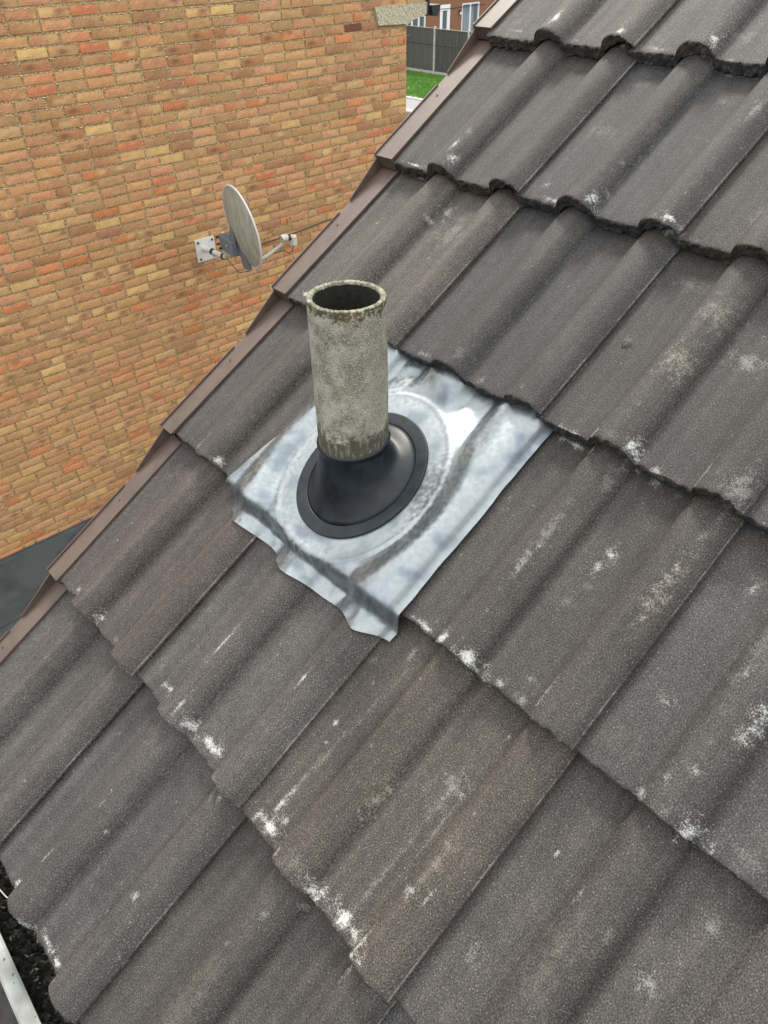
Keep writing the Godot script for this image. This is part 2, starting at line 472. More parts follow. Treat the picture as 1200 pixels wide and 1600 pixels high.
func build_far_house() -> void:
	var h := thing("detached_house", "red brick house with white glazed doors and windows beyond the dark fence", "house", Vector3(-30, 0, -33))
	var brick := mat(lin(0.30, 0.145, 0.08), 0.9)
	brick.albedo_texture = grain(256, 0.11, 61, 0.6, 1.2, 4)
	brick.uv1_triplanar = true
	brick.uv1_scale = Vector3(0.9, 1.6, 0.9)
	var white := mat(lin(0.8, 0.8, 0.79), 0.4)
	var glass := mat(Color(0.55, 0.62, 0.66, 0.25), 0.03)
	glass.transparency = BaseMaterial3D.TRANSPARENCY_ALPHA
	# facade at x = 0, openings along z (offset by 33): door, patio door, three-light window
	var op := [[1.02, 0.25, 0.0, 2.19], [-0.62, -2.02, 0.0, 2.16], [3.4, 2.02, 0.9, 1.87]]
	var zs := [8.0, 3.4, 2.02, 1.02, 0.25, -0.62, -2.02, -7.0]
	var st := begin(false)
	for i in zs.size() - 1:
		var lo := 0.0
		var hi := 0.0
		for o in op:
			if absf(o[0] - zs[i]) < 0.01:
				lo = o[2]
				hi = o[3]
		if hi == 0.0:
			box(st, Vector3(-0.25, 0, zs[i + 1]), Vector3(0, 5.0, zs[i]))
		else:
			box(st, Vector3(-0.25, hi, zs[i + 1]), Vector3(0, 5.0, zs[i]))
			if lo > 0.0:
				box(st, Vector3(-0.25, 0, zs[i + 1]), Vector3(0, lo, zs[i]))
	box(st, Vector3(-7.0, 0, -7.0), Vector3(-6.8, 5.0, 8.0))
	box(st, Vector3(-6.8, 0, -7.0), Vector3(-0.25, 5.0, -6.8))
	box(st, Vector3(-6.8, 0, 7.8), Vector3(-0.25, 5.0, 8.0))
	put("wall", finish(st), brick, h)
	var fl := begin(false)
	box(fl, Vector3(-6.8, 0.01, -6.8), Vector3(-0.251, 0.05, 7.8))
	put("floor", finish(fl), mat(lin(0.2, 0.17, 0.14), 0.8), h)
	var rf := begin(false)
	prism(rf, PackedVector2Array([Vector2(-7.4, 4.95), Vector2(0.4, 4.95), Vector2(0.4, 5.1), Vector2(-3.5, 7.6), Vector2(-7.4, 5.1)]), Transform3D(Basis(), Vector3(0, 0, 8.3)), 15.6)
	put("roof", finish(rf), mat(lin(0.14, 0.10, 0.08), 0.9), h)
	# white door with a tall narrow light
	var ds := begin(false)
	box(ds, Vector3(-0.08, 0.0, 0.26), Vector3(-0.01, 2.18, 0.47))
	box(ds, Vector3(-0.08, 0.0, 0.82), Vector3(-0.01, 2.18, 1.01))
	box(ds, Vector3(-0.079, 0.0, 0.471), Vector3(-0.011, 1.0, 0.819))
	box(ds, Vector3(-0.079, 1.92, 0.471), Vector3(-0.011, 2.179, 0.819))
	var door := put("door", finish(ds), white, h)
	var dg := begin(false)
	box(dg, Vector3(-0.05, 1.001, 0.472), Vector3(-0.044, 1.919, 0.818))
	put("pane", finish(dg), glass, door)
	var hd := begin(false)
	box(hd, Vector3(-0.012, 1.0, 0.30), Vector3(0.03, 1.03, 0.42))
	put("handle", finish(hd), mat(lin(0.5, 0.5, 0.5), 0.3, 1.0), door)
	window_unit(h, "patio_door", -0.63, -2.01, 0.01, 2.15, [-1.32], white, glass, -0.05)
	window_unit(h, "window", 3.39, 2.03, 0.91, 1.86, [2.98, 2.5], white, glass, -0.05)
	# curtains behind the patio door, the pale shape seen through its upper panes
	var cu := begin()
	var rows := []
	for y in [0.3, 2.1]:
		var row := PackedVector3Array()
		for i in 40:
			row.append(Vector3(-0.35 + 0.03 * sin(i * 0.9), y, -0.7 - i * 0.032))
		rows.append(row)
	sheet(cu, rows)
	put("curtain", finish(cu), mat(lin(0.6, 0.66, 0.66), 0.9), h)
	var lamp := begin()
	tube(lamp, [Vector3(0.0, 1.84, -0.4), Vector3(0.12, 1.84, -0.4)], 0.05, 10)
	var lp := put("wall_lamp", finish(lamp), mat(lin(0.05, 0.05, 0.05), 0.5), h)
	var lg := begin()
	tube(lg, [Vector3(0.1, 1.84, -0.42), Vector3(0.1, 1.70, -0.42)], 0.06, 10)
	put("lamp_shade", finish(lg), mat(lin(0.6, 0.6, 0.58), 0.4), lp)
	var cb := begin()
	tube(cb, [Vector3(0.03, 2.02, 1.3), Vector3(0.03, 2.0, 0.2), Vector3(0.03, 2.01, -2.4)], 0.012, 6)
	put("cable", finish(cb), mat(lin(0.03, 0.03, 0.03), 0.6), h)


# ---------------------------------------------------------------- the neighbour's brick gable
func brick_tone() -> Color:
	var pick := rng.randf()
	var c: Color
	if pick < 0.075:
		c = Color(0.54, 0.19, 0.08)      # red
	elif pick < 0.37:
		c = Color(0.50, 0.265, 0.14)      # salmon
	elif pick < 0.63:
		c = Color(0.48, 0.295, 0.145)       # tan
	elif pick < 0.74:
		c = Color(0.60, 0.43, 0.19)      # straw
	elif pick < 0.94:
		c = Color(0.41, 0.27, 0.125)     # olive brown
	else:
		c = Color(0.29, 0.145, 0.075)       # burnt
	c = c.lerp(Color(0.48, 0.25, 0.115), 0.35)
	var f := rng.randf_range(0.90, 1.20)
	return Color(c.r * f, c.g * f * rng.randf_range(0.95, 1.05), c.b * f * rng.randf_range(0.9, 1.1))


# one brick standing in the x = 0 plane: front faces +x, length along z, centred on its own origin
func brick_mesh(length: float, height: float) -> ArrayMesh:
	var st := begin()
	st.set_smooth_group(-1)
	var a := brick_tone()
	var b := a
	if rng.randf() < 0.45:
		b = a.lerp(brick_tone(), rng.randf_range(0.35, 0.9))
	var spot := Vector2(rng.randf_range(-0.5, 0.5), rng.randf_range(-0.5, 0.5))
	var spot_on := rng.randf() < 0.22
	var spot_c := Color(0.16, 0.09, 0.05) if rng.randf() < 0.6 else Color(0.62, 0.44, 0.2)
	var nz := 7
	var ny := 3
	var bev := 0.0045
	var warp := rng.randf_range(-0.002, 0.002)
	var patch := noise(9.0, rng.randi() % 100000, 2)
	var rows := []
	var cols := []
	for j in range(-1, ny + 2):
		var row := PackedVector3Array()
		var cr := []
		for i in range(-1, nz + 2):
			var fz := clampf(float(i) / nz, 0.0, 1.0)
			var fy := clampf(float(j) / ny, 0.0, 1.0)
			var edge := i < 0 or j < 0 or i > nz or j > ny
			var z := lerpf(length / 2 - bev, -length / 2 + bev, fz)
			var y := lerpf(-height / 2 + bev, height / 2 - bev, fy)
			var x := 0.0
			if edge:
				if i < 0:
					z += bev
				if i > nz:
					z -= bev
				if j < 0:
					y -= bev
				if j > ny:
					y += bev
				x = -0.022
			else:
				x += rng.randf_range(-0.0007, 0.0007) + warp * (fz - 0.5)
				y += rng.randf_range(-0.0012, 0.0012)
				if i == 0 or j == 0 or i == nz or j == ny:
					x -= rng.randf_range(0.0005, 0.003)
			row.append(Vector3(x, y, z))
			var t := smoothstep(0.25, 0.75, fz + 0.5 * patch.get_noise_2d(fz, fy))
			var c := a.lerp(b, t)
			if spot_on:
				var d := Vector2((fz - 0.5 - spot.x) * 1.6, (fy - 0.5 - spot.y) * 0.8).length()
				c = c.lerp(spot_c, 0.75 * (1.0 - smoothstep(0.1, 0.42, d)))
			c = c * (1.0 + 0.22 * patch.get_noise_2d(fz * 2.0 + 7.0, fy * 2.0))
			cr.append(c)
		rows.append(row)
		cols.append(cr)
	for j in rows.size() - 1:
		for i in rows[0].size() - 1:
			for q in [[j, i], [j + 1, i + 1], [j, i + 1], [j, i], [j + 1, i], [j + 1, i + 1]]:
				st.set_color(cols[q[0]][q[1]])
				st.add_vertex(rows[q[0]][q[1]])
	return finish(st)


func build_brick_house() -> void:
	var h := thing("brick_house", "neighbouring house gable of mixed red and yellow bricks", "house", Vector3(WALL_X, 0, WALL_END))
	var face := mat(Color.WHITE, 0.92)
	face.vertex_color_use_as_albedo = true
	face.albedo_texture = grain(512, 0.06, 71, 0.72, 1.22, 4)
	face.uv1_triplanar = true
	face.uv1_world_triplanar = true
	face.uv1_scale = Vector3.ONE * 3.0
	face.heightmap_enabled = true
	face.heightmap_texture = grain(512, 0.09, 72, 0.0, 1.0, 4)
	face.heightmap_scale = 0.18
	var mortar := mat(lin(0.47, 0.35, 0.18), 0.95)
	mortar.albedo_texture = grain(512, 0.05, 73, 0.5, 1.3, 4)
	mortar.uv1_triplanar = true
	mortar.uv1_world_triplanar = true
	mortar.uv1_scale = Vector3.ONE * 2.0
	mortar.heightmap_enabled = true
	mortar.heightmap_texture = grain(512, 0.12, 74, 0.0, 1.0, 4)
	mortar.heightmap_scale = 0.4
	var unit := 0.2268
	var course := 0.0752
	var top_y := 0.6715 + EAVES + course * 14.0   # a bed joint well above the picture
	var last := 12                                  # courses whose bricks show
	# the wall behind the bricks, its return and its roof
	var st := begin(false)
	box(st, Vector3(-0.3, 0, 0), Vector3(-0.0075, 6.6, 9.0))
	put("mortar_bed", finish(st), mortar, h)
	var rest := begin(false)
	box(rest, Vector3(-7.0, 0, 0.002), Vector3(-0.302, 4.8, 8.998))
	put("rear_wall", finish(rest), mat(lin(0.42, 0.26, 0.12), 0.9), h)
	# stock of bricks to lay
	var stretchers := []
	for i in 64:
		stretchers.append(brick_mesh(unit - 0.0095 - rng.randf_range(0.0, 0.004), course - 0.0095 - rng.randf_range(0, 0.003)))
	# darkest first, so that the tone can drift across the wall as the batches of bricks did
	var shade := func(b: ArrayMesh) -> float:
		var c: PackedColorArray = b.surface_get_arrays(0)[Mesh.ARRAY_COLOR]
		var t := 0.0
		for k in range(0, c.size(), 9):
			t += c[k].r + 2.0 * c[k].g
		return t
	stretchers.sort_custom(func(a, b): return shade.call(a) < shade.call(b))
	var bats := []
	for i in 14:
		bats.append(brick_mesh(unit / 2 - 0.0105, course - 0.011))
	var knee := PackedVector2Array([Vector2(-5.447, 0.472), Vector2(-5.49, 0.328), Vector2(-5.873, 0.314), Vector2(-5.95, 0.342), Vector2(-6.125, 0.374), Vector2(-6.125, 0.472)])
	var near := []
	var far := begin(false)
	var flecks := begin()
	flecks.set_smooth_group(-1)
	var patchy := noise(0.9, 81)
	for r in 82:
		var y := top_y - (r + 0.5) * course
		if y < 0.05:
			break
		var odd := r % 2 == 0
		var z := WALL_END
		var k := 0
		var rise := rng.randf_range(-0.002, 0.002)
		while z < 3.0:
			var len_ := unit
			var bat := false
			if k == 0 and odd:
				len_ = unit / 2
				bat = true
			elif rng.randf() < 0.035 and k > 2:
				bat = true
				len_ = unit / 2
			var zc := z + len_ / 2
			var rel := y - EAVES
			z += len_
			k += 1
			if rel > 0.315 and rel < 0.47 and zc < -5.44:
				continue      # the rendered kneeler sits here
			var jx := rng.randf_range(-0.0025, 0.0025)
			if absf(rel - 0.355) < 0.03 and absf(zc + 5.187) < 0.113:
				jx = -0.0032   # a sunken dark brick
			var tr := Transform3D(Basis(Vector3.RIGHT, rng.randf_range(-0.006, 0.006)), Vector3(WALL_X + jx, y + rise + rng.randf_range(-0.0015, 0.0015), zc + rng.randf_range(-0.003, 0.003)))
			var lean := clampf(1.0 + 0.55 * smoothstep(-0.6, 0.4, rel) - 0.35 * smoothstep(-0.8, -2.2, rel) + 0.7 * patchy.get_noise_2d(zc * 0.8 + 30.0, y * 0.8), 0.45, 2.2)
			var ms: ArrayMesh = bats[rng.randi() % bats.size()] if bat else stretchers[int(pow(rng.randf(), lean) * 0.999 * stretchers.size())]
			if bat and len_ > unit * 0.6:
				ms = stretchers[0]
			var s := seen_at(tr.origin)
			if s.x > -20 and s.y > -15 and s.x < 650 and s.y < 985.0 - 1.25 * s.x:
				near.append([s.z, ms, tr])
			else:
				far.append_from(ms, 0, tr)
			# crumbs of pale mortar left standing on the upper joints
			var keep := 0.55 * smoothstep(-1.1, 0.1, rel) + 0.5 * patchy.get_noise_2d(zc, y * 2.0) - 0.05
			if keep > 0.0 and zc < 0.3:
				for q in int(keep * 24.0 * rng.randf()):
					var fz := zc + rng.randf_range(-0.12, 0.12)
					var fy := y + course / 2 - 0.0035 + rng.randf_range(-0.003, 0.003)
					if rng.randf() < 0.14:
						fz = zc + unit / 2 + rng.randf_range(-0.004, 0.004)
						fy = y + rng.randf_range(-0.03, 0.03)
					fleck(flecks, Vector3(WALL_X - 0.003, fy, fz), rng.randf_range(0.0025, 0.007))
		# corner bricks on the return of the wall
	near.sort_custom(func(a, b): return a[0] < b[0])
	var dark := mat(lin(0.15, 0.055, 0.03), 0.9)
	for i in near.size():
		var tr: Transform3D = near[i][2]
		var sunk := tr.origin.x < WALL_X - 0.003
		if i < 299 or sunk:
			var o := put("brick", near[i][1], dark if sunk else face, h, Transform3D(tr.basis, tr.origin - h.position))
			if sunk:
				o.set_meta("label", "dark sunken brick")
		else:
			far.append_from(near[i][1], 0, tr)
	print("bricks in view ", near.size())
	var mf := put("brick_courses", far.commit(), face, h, Transform3D(Basis(), -h.position))
	mf.set_meta("kind", "stuff")
	var pale := mat(lin(0.56, 0.47, 0.31), 0.95)
	var fk := put("mortar_crumbs", finish(flecks), pale, h, Transform3D(Basis(), -h.position))
	fk.set_meta("kind", "stuff")
	# rough-cast kneeler at the foot of the gable, with the black gutter end beyond it
	var kn := begin(false)
	var outline := PackedVector2Array()
	for p in knee:
		outline.append(Vector2(-p.x, p.y + EAVES))
	prism(kn, outline, Transform3D(Basis(Vector3(0, 0, -1), Vector3.UP, Vector3.RIGHT), Vector3(WALL_X + 0.02, 0, 0)), 0.3)
	var cast := mat(lin(0.50, 0.47, 0.34), 0.95)
	cast.albedo_texture = grain(256, 0.07, 91, 0.62, 1.25, 3)
	cast.uv1_triplanar = true
	cast.uv1_scale = Vector3.ONE * 2.2
	cast.heightmap_enabled = true
	cast.heightmap_texture = grain(256, 0.09, 91, 0.0, 1.0, 3)
	cast.heightmap_scale = 0.5
	put("kneeler", finish(kn), cast, h, Transform3D(Basis(), -h.position))
	var up := begin(false)
	box(up, Vector3(WALL_X - 0.28, EAVES + 0.474, -6.12), Vector3(WALL_X + 0.002, EAVES + 1.7, WALL_END - 0.002))
	put("gable_shoulder", finish(up), mat(lin(0.40, 0.27, 0.13), 0.9), h, Transform3D(Basis(), -h.position))
	var black := mat(lin(0.022, 0.024, 0.028), 0.35)
	var fa := begin(false)
	box(fa, Vector3(WALL_X - 5.0, EAVES + 0.36, -6.150), Vector3(WALL_X + 0.03, EAVES + 0.75, -6.127))
	put("fascia", finish(fa), black, h, Transform3D(Basis(), -h.position))
	var gu := begin(false)
	var gp := PackedVector2Array([Vector2(6.152, 0.445), Vector2(6.165, 0.36), Vector2(6.235, 0.35), Vector2(6.275, 0.445)])
	for i in gp.size():
		gp[i].y += EAVES
	prism(gu, gp, Transform3D(Basis(Vector3(0, 0, -1), Vector3.UP, Vector3.RIGHT), Vector3(WALL_X + 0.06, 0, 0)), 5.0)
	put("gutter", finish(gu), black, h, Transform3D(Basis(), -h.position))
	# roof of that house, out of sight above
	var rf := begin(false)
	var hz := 1.5
	for s in [[-6.25, 0.55, hz, 4.6]]:
		var a := Vector3(WALL_X + 0.08, EAVES + s[1] + 0.25, s[0])
		var b := Vector3(WALL_X + 0.08, EAVES + s[3], s[2])
		var back := Vector3(-6.8, 0, 0)
		quad(rf, a, b, b + back, a + back)
		quad(rf, a - Vector3(0, 0.1, 0), a - Vector3(0, 0.1, 0) + back, b - Vector3(0, 0.1, 0) + back, b - Vector3(0, 0.1, 0))
	put("roof", finish(rf), mat(lin(0.12, 0.09, 0.08), 0.9), h, Transform3D(Basis(), -h.position))
	var gable := begin(false)
	prism(gable, PackedVector2Array([Vector2(-3.2, 6.6), Vector2(5.3, 6.6), Vector2(-1.5, 8.9)]), Transform3D(Basis(Vector3(0, 0, -1), Vector3.UP, Vector3.RIGHT), Vector3(WALL_X - 0.0075, 0, 0)), 0.28)
	put("gable_wall", finish(gable), mat(lin(0.42, 0.26, 0.12), 0.9), h, Transform3D(Basis(), -h.position))


func fleck(st: SurfaceTool, p: Vector3, r: float) -> void:
	var sz := r * rng.randf_range(0.8, 2.4)
	var q := [p + Vector3(0.0035 + r * 0.5, rng.randf_range(-0.3, 0.3) * r, 0), p + Vector3(0, r * 0.7, 0), p + Vector3(0, 0.2 * r, sz), p + Vector3(0, -r * 0.7, 0.3 * sz), p + Vector3(0, -0.1 * r, -sz)]
	tri(st, q[0], q[1], q[2]) if false else tri(st, q[0], q[2], q[1])
	tri(st, q[0], q[3], q[2])
	tri(st, q[0], q[4], q[3])
	tri(st, q[0], q[1], q[4])


func build_outbuilding() -> void:
	var o := thing("lean_to", "low lean-to with a dark blue-grey felt roof against the brick gable", "lean-to", Vector3(WALL_X, 0, -0.5))
	var felt := mat(lin(0.050, 0.063, 0.065), 0.7)
	felt.albedo_texture = grain(512, 0.008, 101, 0.7, 1.25, 5)
	felt.uv1_triplanar = true
	felt.uv1_scale = Vector3.ONE * 0.6
	var y := EAVES - 3.475
	var wob := noise(1.6, 103)
	var edges := [0.02, 0.72, 1.42, 2.1]
	for s in 3:
		var st := begin()
		var rows := []
		for j in 9:
			var row := PackedVector3Array()
			for i in 26:
				var px: float = lerpf(edges[s], edges[s + 1] + 0.06, j / 8.0)
				var pz := 3.0 - i * 0.2
				if j == 8:
					px += 0.02 * wob.get_noise_2d(pz * 3.0, s * 9.0)
				row.append(Vector3(px, y - 0.02 * px - 0.006 * s + 0.012 * (1.0 if j > 0 else 0.0) * wob.get_noise_2d(px, pz) + (0.012 if s == 0 and j == 0 else 0.0), pz))
			rows.append(row)
		rows.reverse()
		sheet(st, rows)
		put("felt_sheet", finish(st), felt, o)
	var wl := begin(false)
	box(wl, Vector3(0.0, 0, -1.9), Vector3(2.08, y - 0.09, 2.9))
	put("wall", finish(wl), mat(lin(0.3, 0.26, 0.2), 0.9), o)
	# upstand of felt dressed to the wall
	var up := begin()
	var rr := []
	for j in 4:
		var row := PackedVector3Array()
		for i in 40:
			var pz := 3.0 - i * 0.125
			var e := 0.008 * wob.get_noise_2d(pz * 6.0, 40.0)
			row.append([Vector3(0.05, y + 0.001, pz), Vector3(0.022, y + 0.008, pz), Vector3(0.012, y + 0.03, pz), Vector3(0.008, y + 0.05 + e, pz)][j])
		rr.append(row)
	sheet(up, rr)
	put("upstand", finish(up), felt, o)


# ---------------------------------------------------------------- our roof
# height of a tile's top at x across it (0 .. COVER): two flat pans, two rolls, the second ending in the lapping lip
func profile(x: float) -> float:
	var pan := -0.009
	for r in [[0.081, 0.151, pan], [0.233, 0.302, -0.0005]]:
		var t: float = (x - r[0]) / (r[1] - r[0])
		if t > 0.0 and t <= 1.0:
			var u := 2.0 * pow(t, 0.9) - 1.0
			var round_ := pow(1.0 - pow(absf(u), 2.1), 0.55 if u < 0.0 else 0.58)
			if u > 0.0 and r[2] > pan:
				round_ = 1.0 - pow(u, 2.3)
			return lerpf(pan if u < 0.0 else r[2], 0.0180, round_)
	return pan - 0.0008 * sin(clampf((x if x < 0.1 else x - 0.152) / 0.08, 0.0, 1.0) * PI)


func roof_height(x: float, v: float) -> float:
	return profile(fposmod(x, COVER)) - DROP * fposmod(v, GAUGE) / GAUGE


func tile_material() -> StandardMaterial3D:
	var w := TEX_W
	var h := TEX_H
	var fine := noise_bytes(noise(0.55, 201, 2), w, h)
	var mid := noise_bytes(noise(0.055, 202, 3), w, h)
	var coarse := noise_bytes(noise(0.0075, 203, 3), w, h)
	var fleck_ := noise_bytes(noise(0.16, 204, 2), w, h)
	var tone_rng := RandomNumberGenerator.new()
	tone_rng.seed = 77
	var tones := []
	for k in 400:
		var warm := tone_rng.randf_range(-0.02, 0.035)
		var f := tone_rng.randf_range(0.86, 1.12)
		tones.append([f * (1.0 + warm), f * (1.0 + 0.15 * warm), f * (1.0 - warm)])
	tones[66] = [1.06, 0.99, 0.965]      # two browner tiles near the flashing
	tones[76] = [1.08, 1.035, 0.98]
	# run-off streaks, drawn out down the slope
	var drawn := noise(0.035, 205, 3).get_image(w, 48, false, false, true)
	drawn.convert(Image.FORMAT_L8)
	drawn.resize(w, h, Image.INTERPOLATE_CUBIC)
	var streak := drawn.get_data()
	var roll := PackedFloat32Array()
	var column := PackedInt32Array()
	for i in w:
		var x := TEX_X0 + (i + 0.5) * TEX_MM
		roll.append(clampf((profile(fposmod(x, COVER)) + 0.009) / 0.025, 0.0, 1.0))
		column.append(int(floor(x / COVER)) + 4)
	var out := PackedByteArray()
	out.resize(w * h * 3)
	var k := 0
	var at_ := 0
	for j in h:
		var v := TEX_V0 + (h - 1 - j + 0.5) * TEX_MM
		var row := int(floor(v / GAUGE)) + 2
		for i in w:
			var t: Array = tones[(row * 17 + column[i] * 5) % 400]
			var g := fine[k] - 128
			var f := 55.0 * (1.0 + (streak[k] - 128) * 0.0013 + g * 0.0085 + (mid[k] - 128) * 0.0008 + (coarse[k] - 128) * 0.0008)
			if g > 70:
				f += (g - 70) * 1.3
			var b := roll[i]
			out[at_] = int(clampf(f * t[0] * (1.008 + 0.014 * b), 0.0, 255.0))
			out[at_ + 1] = int(clampf(f * t[1] * (0.975 + 0.002 * b), 0.0, 255.0))
			out[at_ + 2] = int(clampf(f * t[2] * (0.955 - 0.01 * b), 0.0, 255.0))
			at_ += 3
			k += 1
	# bloom: ragged pale deposits with a grain of their own
	var marks: Array = MARKS.duplicate()
	var mr := RandomNumberGenerator.new()
	mr.seed = 5
	for i in 340:
		marks.append([mr.randf_range(-0.3, 1.0), mr.randf_range(0.0, 1.95), mr.randf_range(2, 6), mr.randf_range(2, 3.5), mr.randf_range(0.3, 0.8), 0])
	for i in 20:
		marks.append([mr.randf_range(-0.3, 1.0), mr.randf_range(0.0, 1.95), mr.randf_range(20, 80), mr.randf_range(10, 40), mr.randf_range(0.15, 0.3), 2])
	for c in range(2, 4):
		for r in 6:
			for q in [0.15, 0.30]:
				if mr.randf() < 0.6 and c * COVER + q > 0.72:
					marks.append([c * COVER + q - 0.01, r * GAUGE + 0.012, mr.randf_range(8, 20), mr.randf_range(10, 22), 0.9, 0])
	var kinds := [[184.0, 186.0, 182.0], [148.0, 145.0, 128.0], [100.0, 96.0, 87.0]]
	for m in marks:
		var cx: float = (m[0] - TEX_X0) / TEX_MM
		var cy: float = h - (m[1] - TEX_V0) / TEX_MM
		var ry: float = maxf(m[2] * 0.56, 1.4)
		var rx: float = maxf(m[3] * 0.56, 1.2)
		var col: Array = kinds[m[5]]
		for j in range(maxi(0, int(cy - 2.0 * ry)), mini(h, int(cy + 2.0 * ry) + 1)):
			for i in range(maxi(0, int(cx - 2.0 * rx)), mini(w, int(cx + 2.0 * rx) + 1)):
				var dx := (i - cx) / rx
				var dy := (j - cy) / ry
				var e := exp(-(dx * dx + dy * dy))
				if e < 0.03:
					continue
				var p := j * w + i
				var q := e * 1.05 + (mid[p] - 128) * 0.0042 + (fleck_[p] - 128) * 0.0034 + (streak[p] - 128) * 0.003 + (fine[p] - 128) * 0.0055 - 0.32
				if q <= 0.0:
					continue
				q = minf(q * 1.1, 1.0) * m[4] * lerpf(m[4], 1.0, 0.3) * 0.9
				for c in 3:
					out[p * 3 + c] = int(lerpf(out[p * 3 + c], col[c], q))
	# worn arris along each lapping edge
	for c in range(-1, 5):
		var i := int(((c * COVER + 0.3005) - TEX_X0) / TEX_MM)
		if i < 2 or i >= w - 1:
			continue
		for j in h:
			var p := j * w + i
			var q := clampf(0.30 + (fleck_[p] - 128) * 0.004 + (coarse[p] - 128) * 0.006, 0.05, 0.7)
			for d in [0, -1]:
				for ch in 3:
					out[(p + d) * 3 + ch] = int(lerpf(out[(p + d) * 3 + ch], 150.0, q * (1.0 if d == 0 else 0.0)))
	var m := mat(Color.WHITE, 0.80)
	m.albedo_texture = picture(out, w, h)
	m.heightmap_enabled = true
	m.heightmap_texture = picture(fine, w, h, Image.FORMAT_L8)
	m.heightmap_scale = 0.11
	m.metallic_specular = 0.5
	return m


func tile_mesh(col: int, row: int) -> ArrayMesh:
	var xs := PackedFloat32Array()
	var x := -0.010
	if col == -1:
		x = VERGE_IN[row] + COVER - 0.004
	while x < 0.3015:
		xs.append(x)
		x += 0.0027
	xs.append(0.302)
	var n := xs.size()
	var chip := noise(55.0, 300 + col * 31 + row * 7, 3)
	var broad := noise(7.0, 900 + col * 31 + row * 7, 2)
	var length := GAUGE + 0.07
	var rows := []
	var uvs := []
	var thick := PackedFloat32Array()
	for i in n:
		thick.append(0.0245 if xs[i] < 0.245 else lerpf(0.0245, 0.0044, smoothstep(0.245, 0.30, xs[i])))
	var jig := rng.randf_range(-0.0012, 0.0012)
	# tail face from its foot up, over the worn edge, then up the slope
	var steps := [[0, 1.0], [0, 0.78], [0, 0.55], [0, 0.34], [0, 0.16], [1, 0.0007], [1, 0.003], [1, 0.008], [1, 0.03], [1, 0.08], [1, 0.15], [1, 0.22], [1, 0.29], [1, length]]
	var cut_out := row == 2 and col < 1
	if cut_out:
		for k in range(33, 3, -1):
			steps.insert(8, [1, k * 0.01])
		steps = steps.slice(0, 38) + [[1, length]]
	for k in steps.size():
		var st_: Array = steps[k]
		var pts := PackedVector3Array()
		var uu := PackedVector2Array()
		for i in n:
			var h := profile(xs[i]) + 0.0009 * broad.get_noise_2d(xs[i] * 3.0, k * 0.3)
			var s := 0.0
			var cut: float = 0.0028 * maxf(0.0, chip.get_noise_2d(xs[i], 0.9) + 0.1) + 0.0022 * broad.get_noise_2d(xs[i] * 2.0, 50.0)
			var uvv := 0.0
			if st_[0] == 0:
				h -= thick[i] * st_[1] - 0.0002
				s = 0.0056 * chip.get_noise_2d(xs[i], st_[1] * 0.05) + 0.0022 * chip.get_noise_2d(xs[i] * 2.7, st_[1] * 0.13) + 0.0030 * st_[1] + cut
				h += 0.0022 * chip.get_noise_2d(xs[i] + 5.0, st_[1] * 0.04)
				if st_[1] < 0.2:
					s -= 0.0004
				uvv = 0.20 + thick[i] * st_[1]
			else:
				s = st_[1] + cut * clampf(1.0 - st_[1] / 0.012, 0.0, 1.0)
				if k == 5:
					h -= 0.0012
				elif k == 6:
					h -= 0.0003
				uvv = s
			h -= DROP * s / GAUGE
			if cut_out and ((Vector2(col * COVER + xs[i], row * GAUGE + s) - DISC) / DISC_R).length() < 1.28:
				h = minf(h, -0.022 - DROP * s / GAUGE)
			var px := xs[i]
			if col == -1:
				px += (VERGE_IN[row + 1] - VERGE_IN[row]) * clampf(s / GAUGE, 0.0, 1.2) * (1.0 - smoothstep(xs[0], xs[0] + 0.07, px))
			pts.append(Vector3(px, h + jig, -s))
			var gx := col * COVER + xs[i]
			uu.append(Vector2((gx - TEX_X0) / (TEX_W * TEX_MM), 1.0 - (row * GAUGE + uvv - TEX_V0) / (TEX_H * TEX_MM)))
		rows.append(pts)
		uvs.append(uu)
	var st := begin()
	sheet(st, rows, uvs)
	# lapping edge: a thin side face with a nibbled arris
	st.set_smooth_group(1)
	var side := []
	var side_uv := []
	for b in 2:
		var pts := PackedVector3Array()
		var uu := PackedVector2Array()
		for k in range(5, steps.size()):
			var p: Vector3 = rows[k][n - 1]
			if b == 0:
				p.y -= 0.0042
			pts.append(p)
			uu.append(uvs[k][n - 1] - Vector2(0.006, 0))
		side.append(pts)
		side_uv.append(uu)
	sheet(st, side, side_uv)
	# underside
	st.set_smooth_group(2)
	var under := []
	var under_uv := []
	for s in [length, 0.006]:
		var pts := PackedVector3Array()
		var uu := PackedVector2Array()
		for i in range(0, n, 3):
			pts.append(Vector3(xs[i], profile(xs[i]) - thick[i] - DROP * s / GAUGE + jig, -s))
			uu.append(Vector2(xs[i], s))
		under.append(pts)
		under_uv.append(uu)
	sheet(st, under, under_uv)
	st.generate_normals()
	return st.commit()


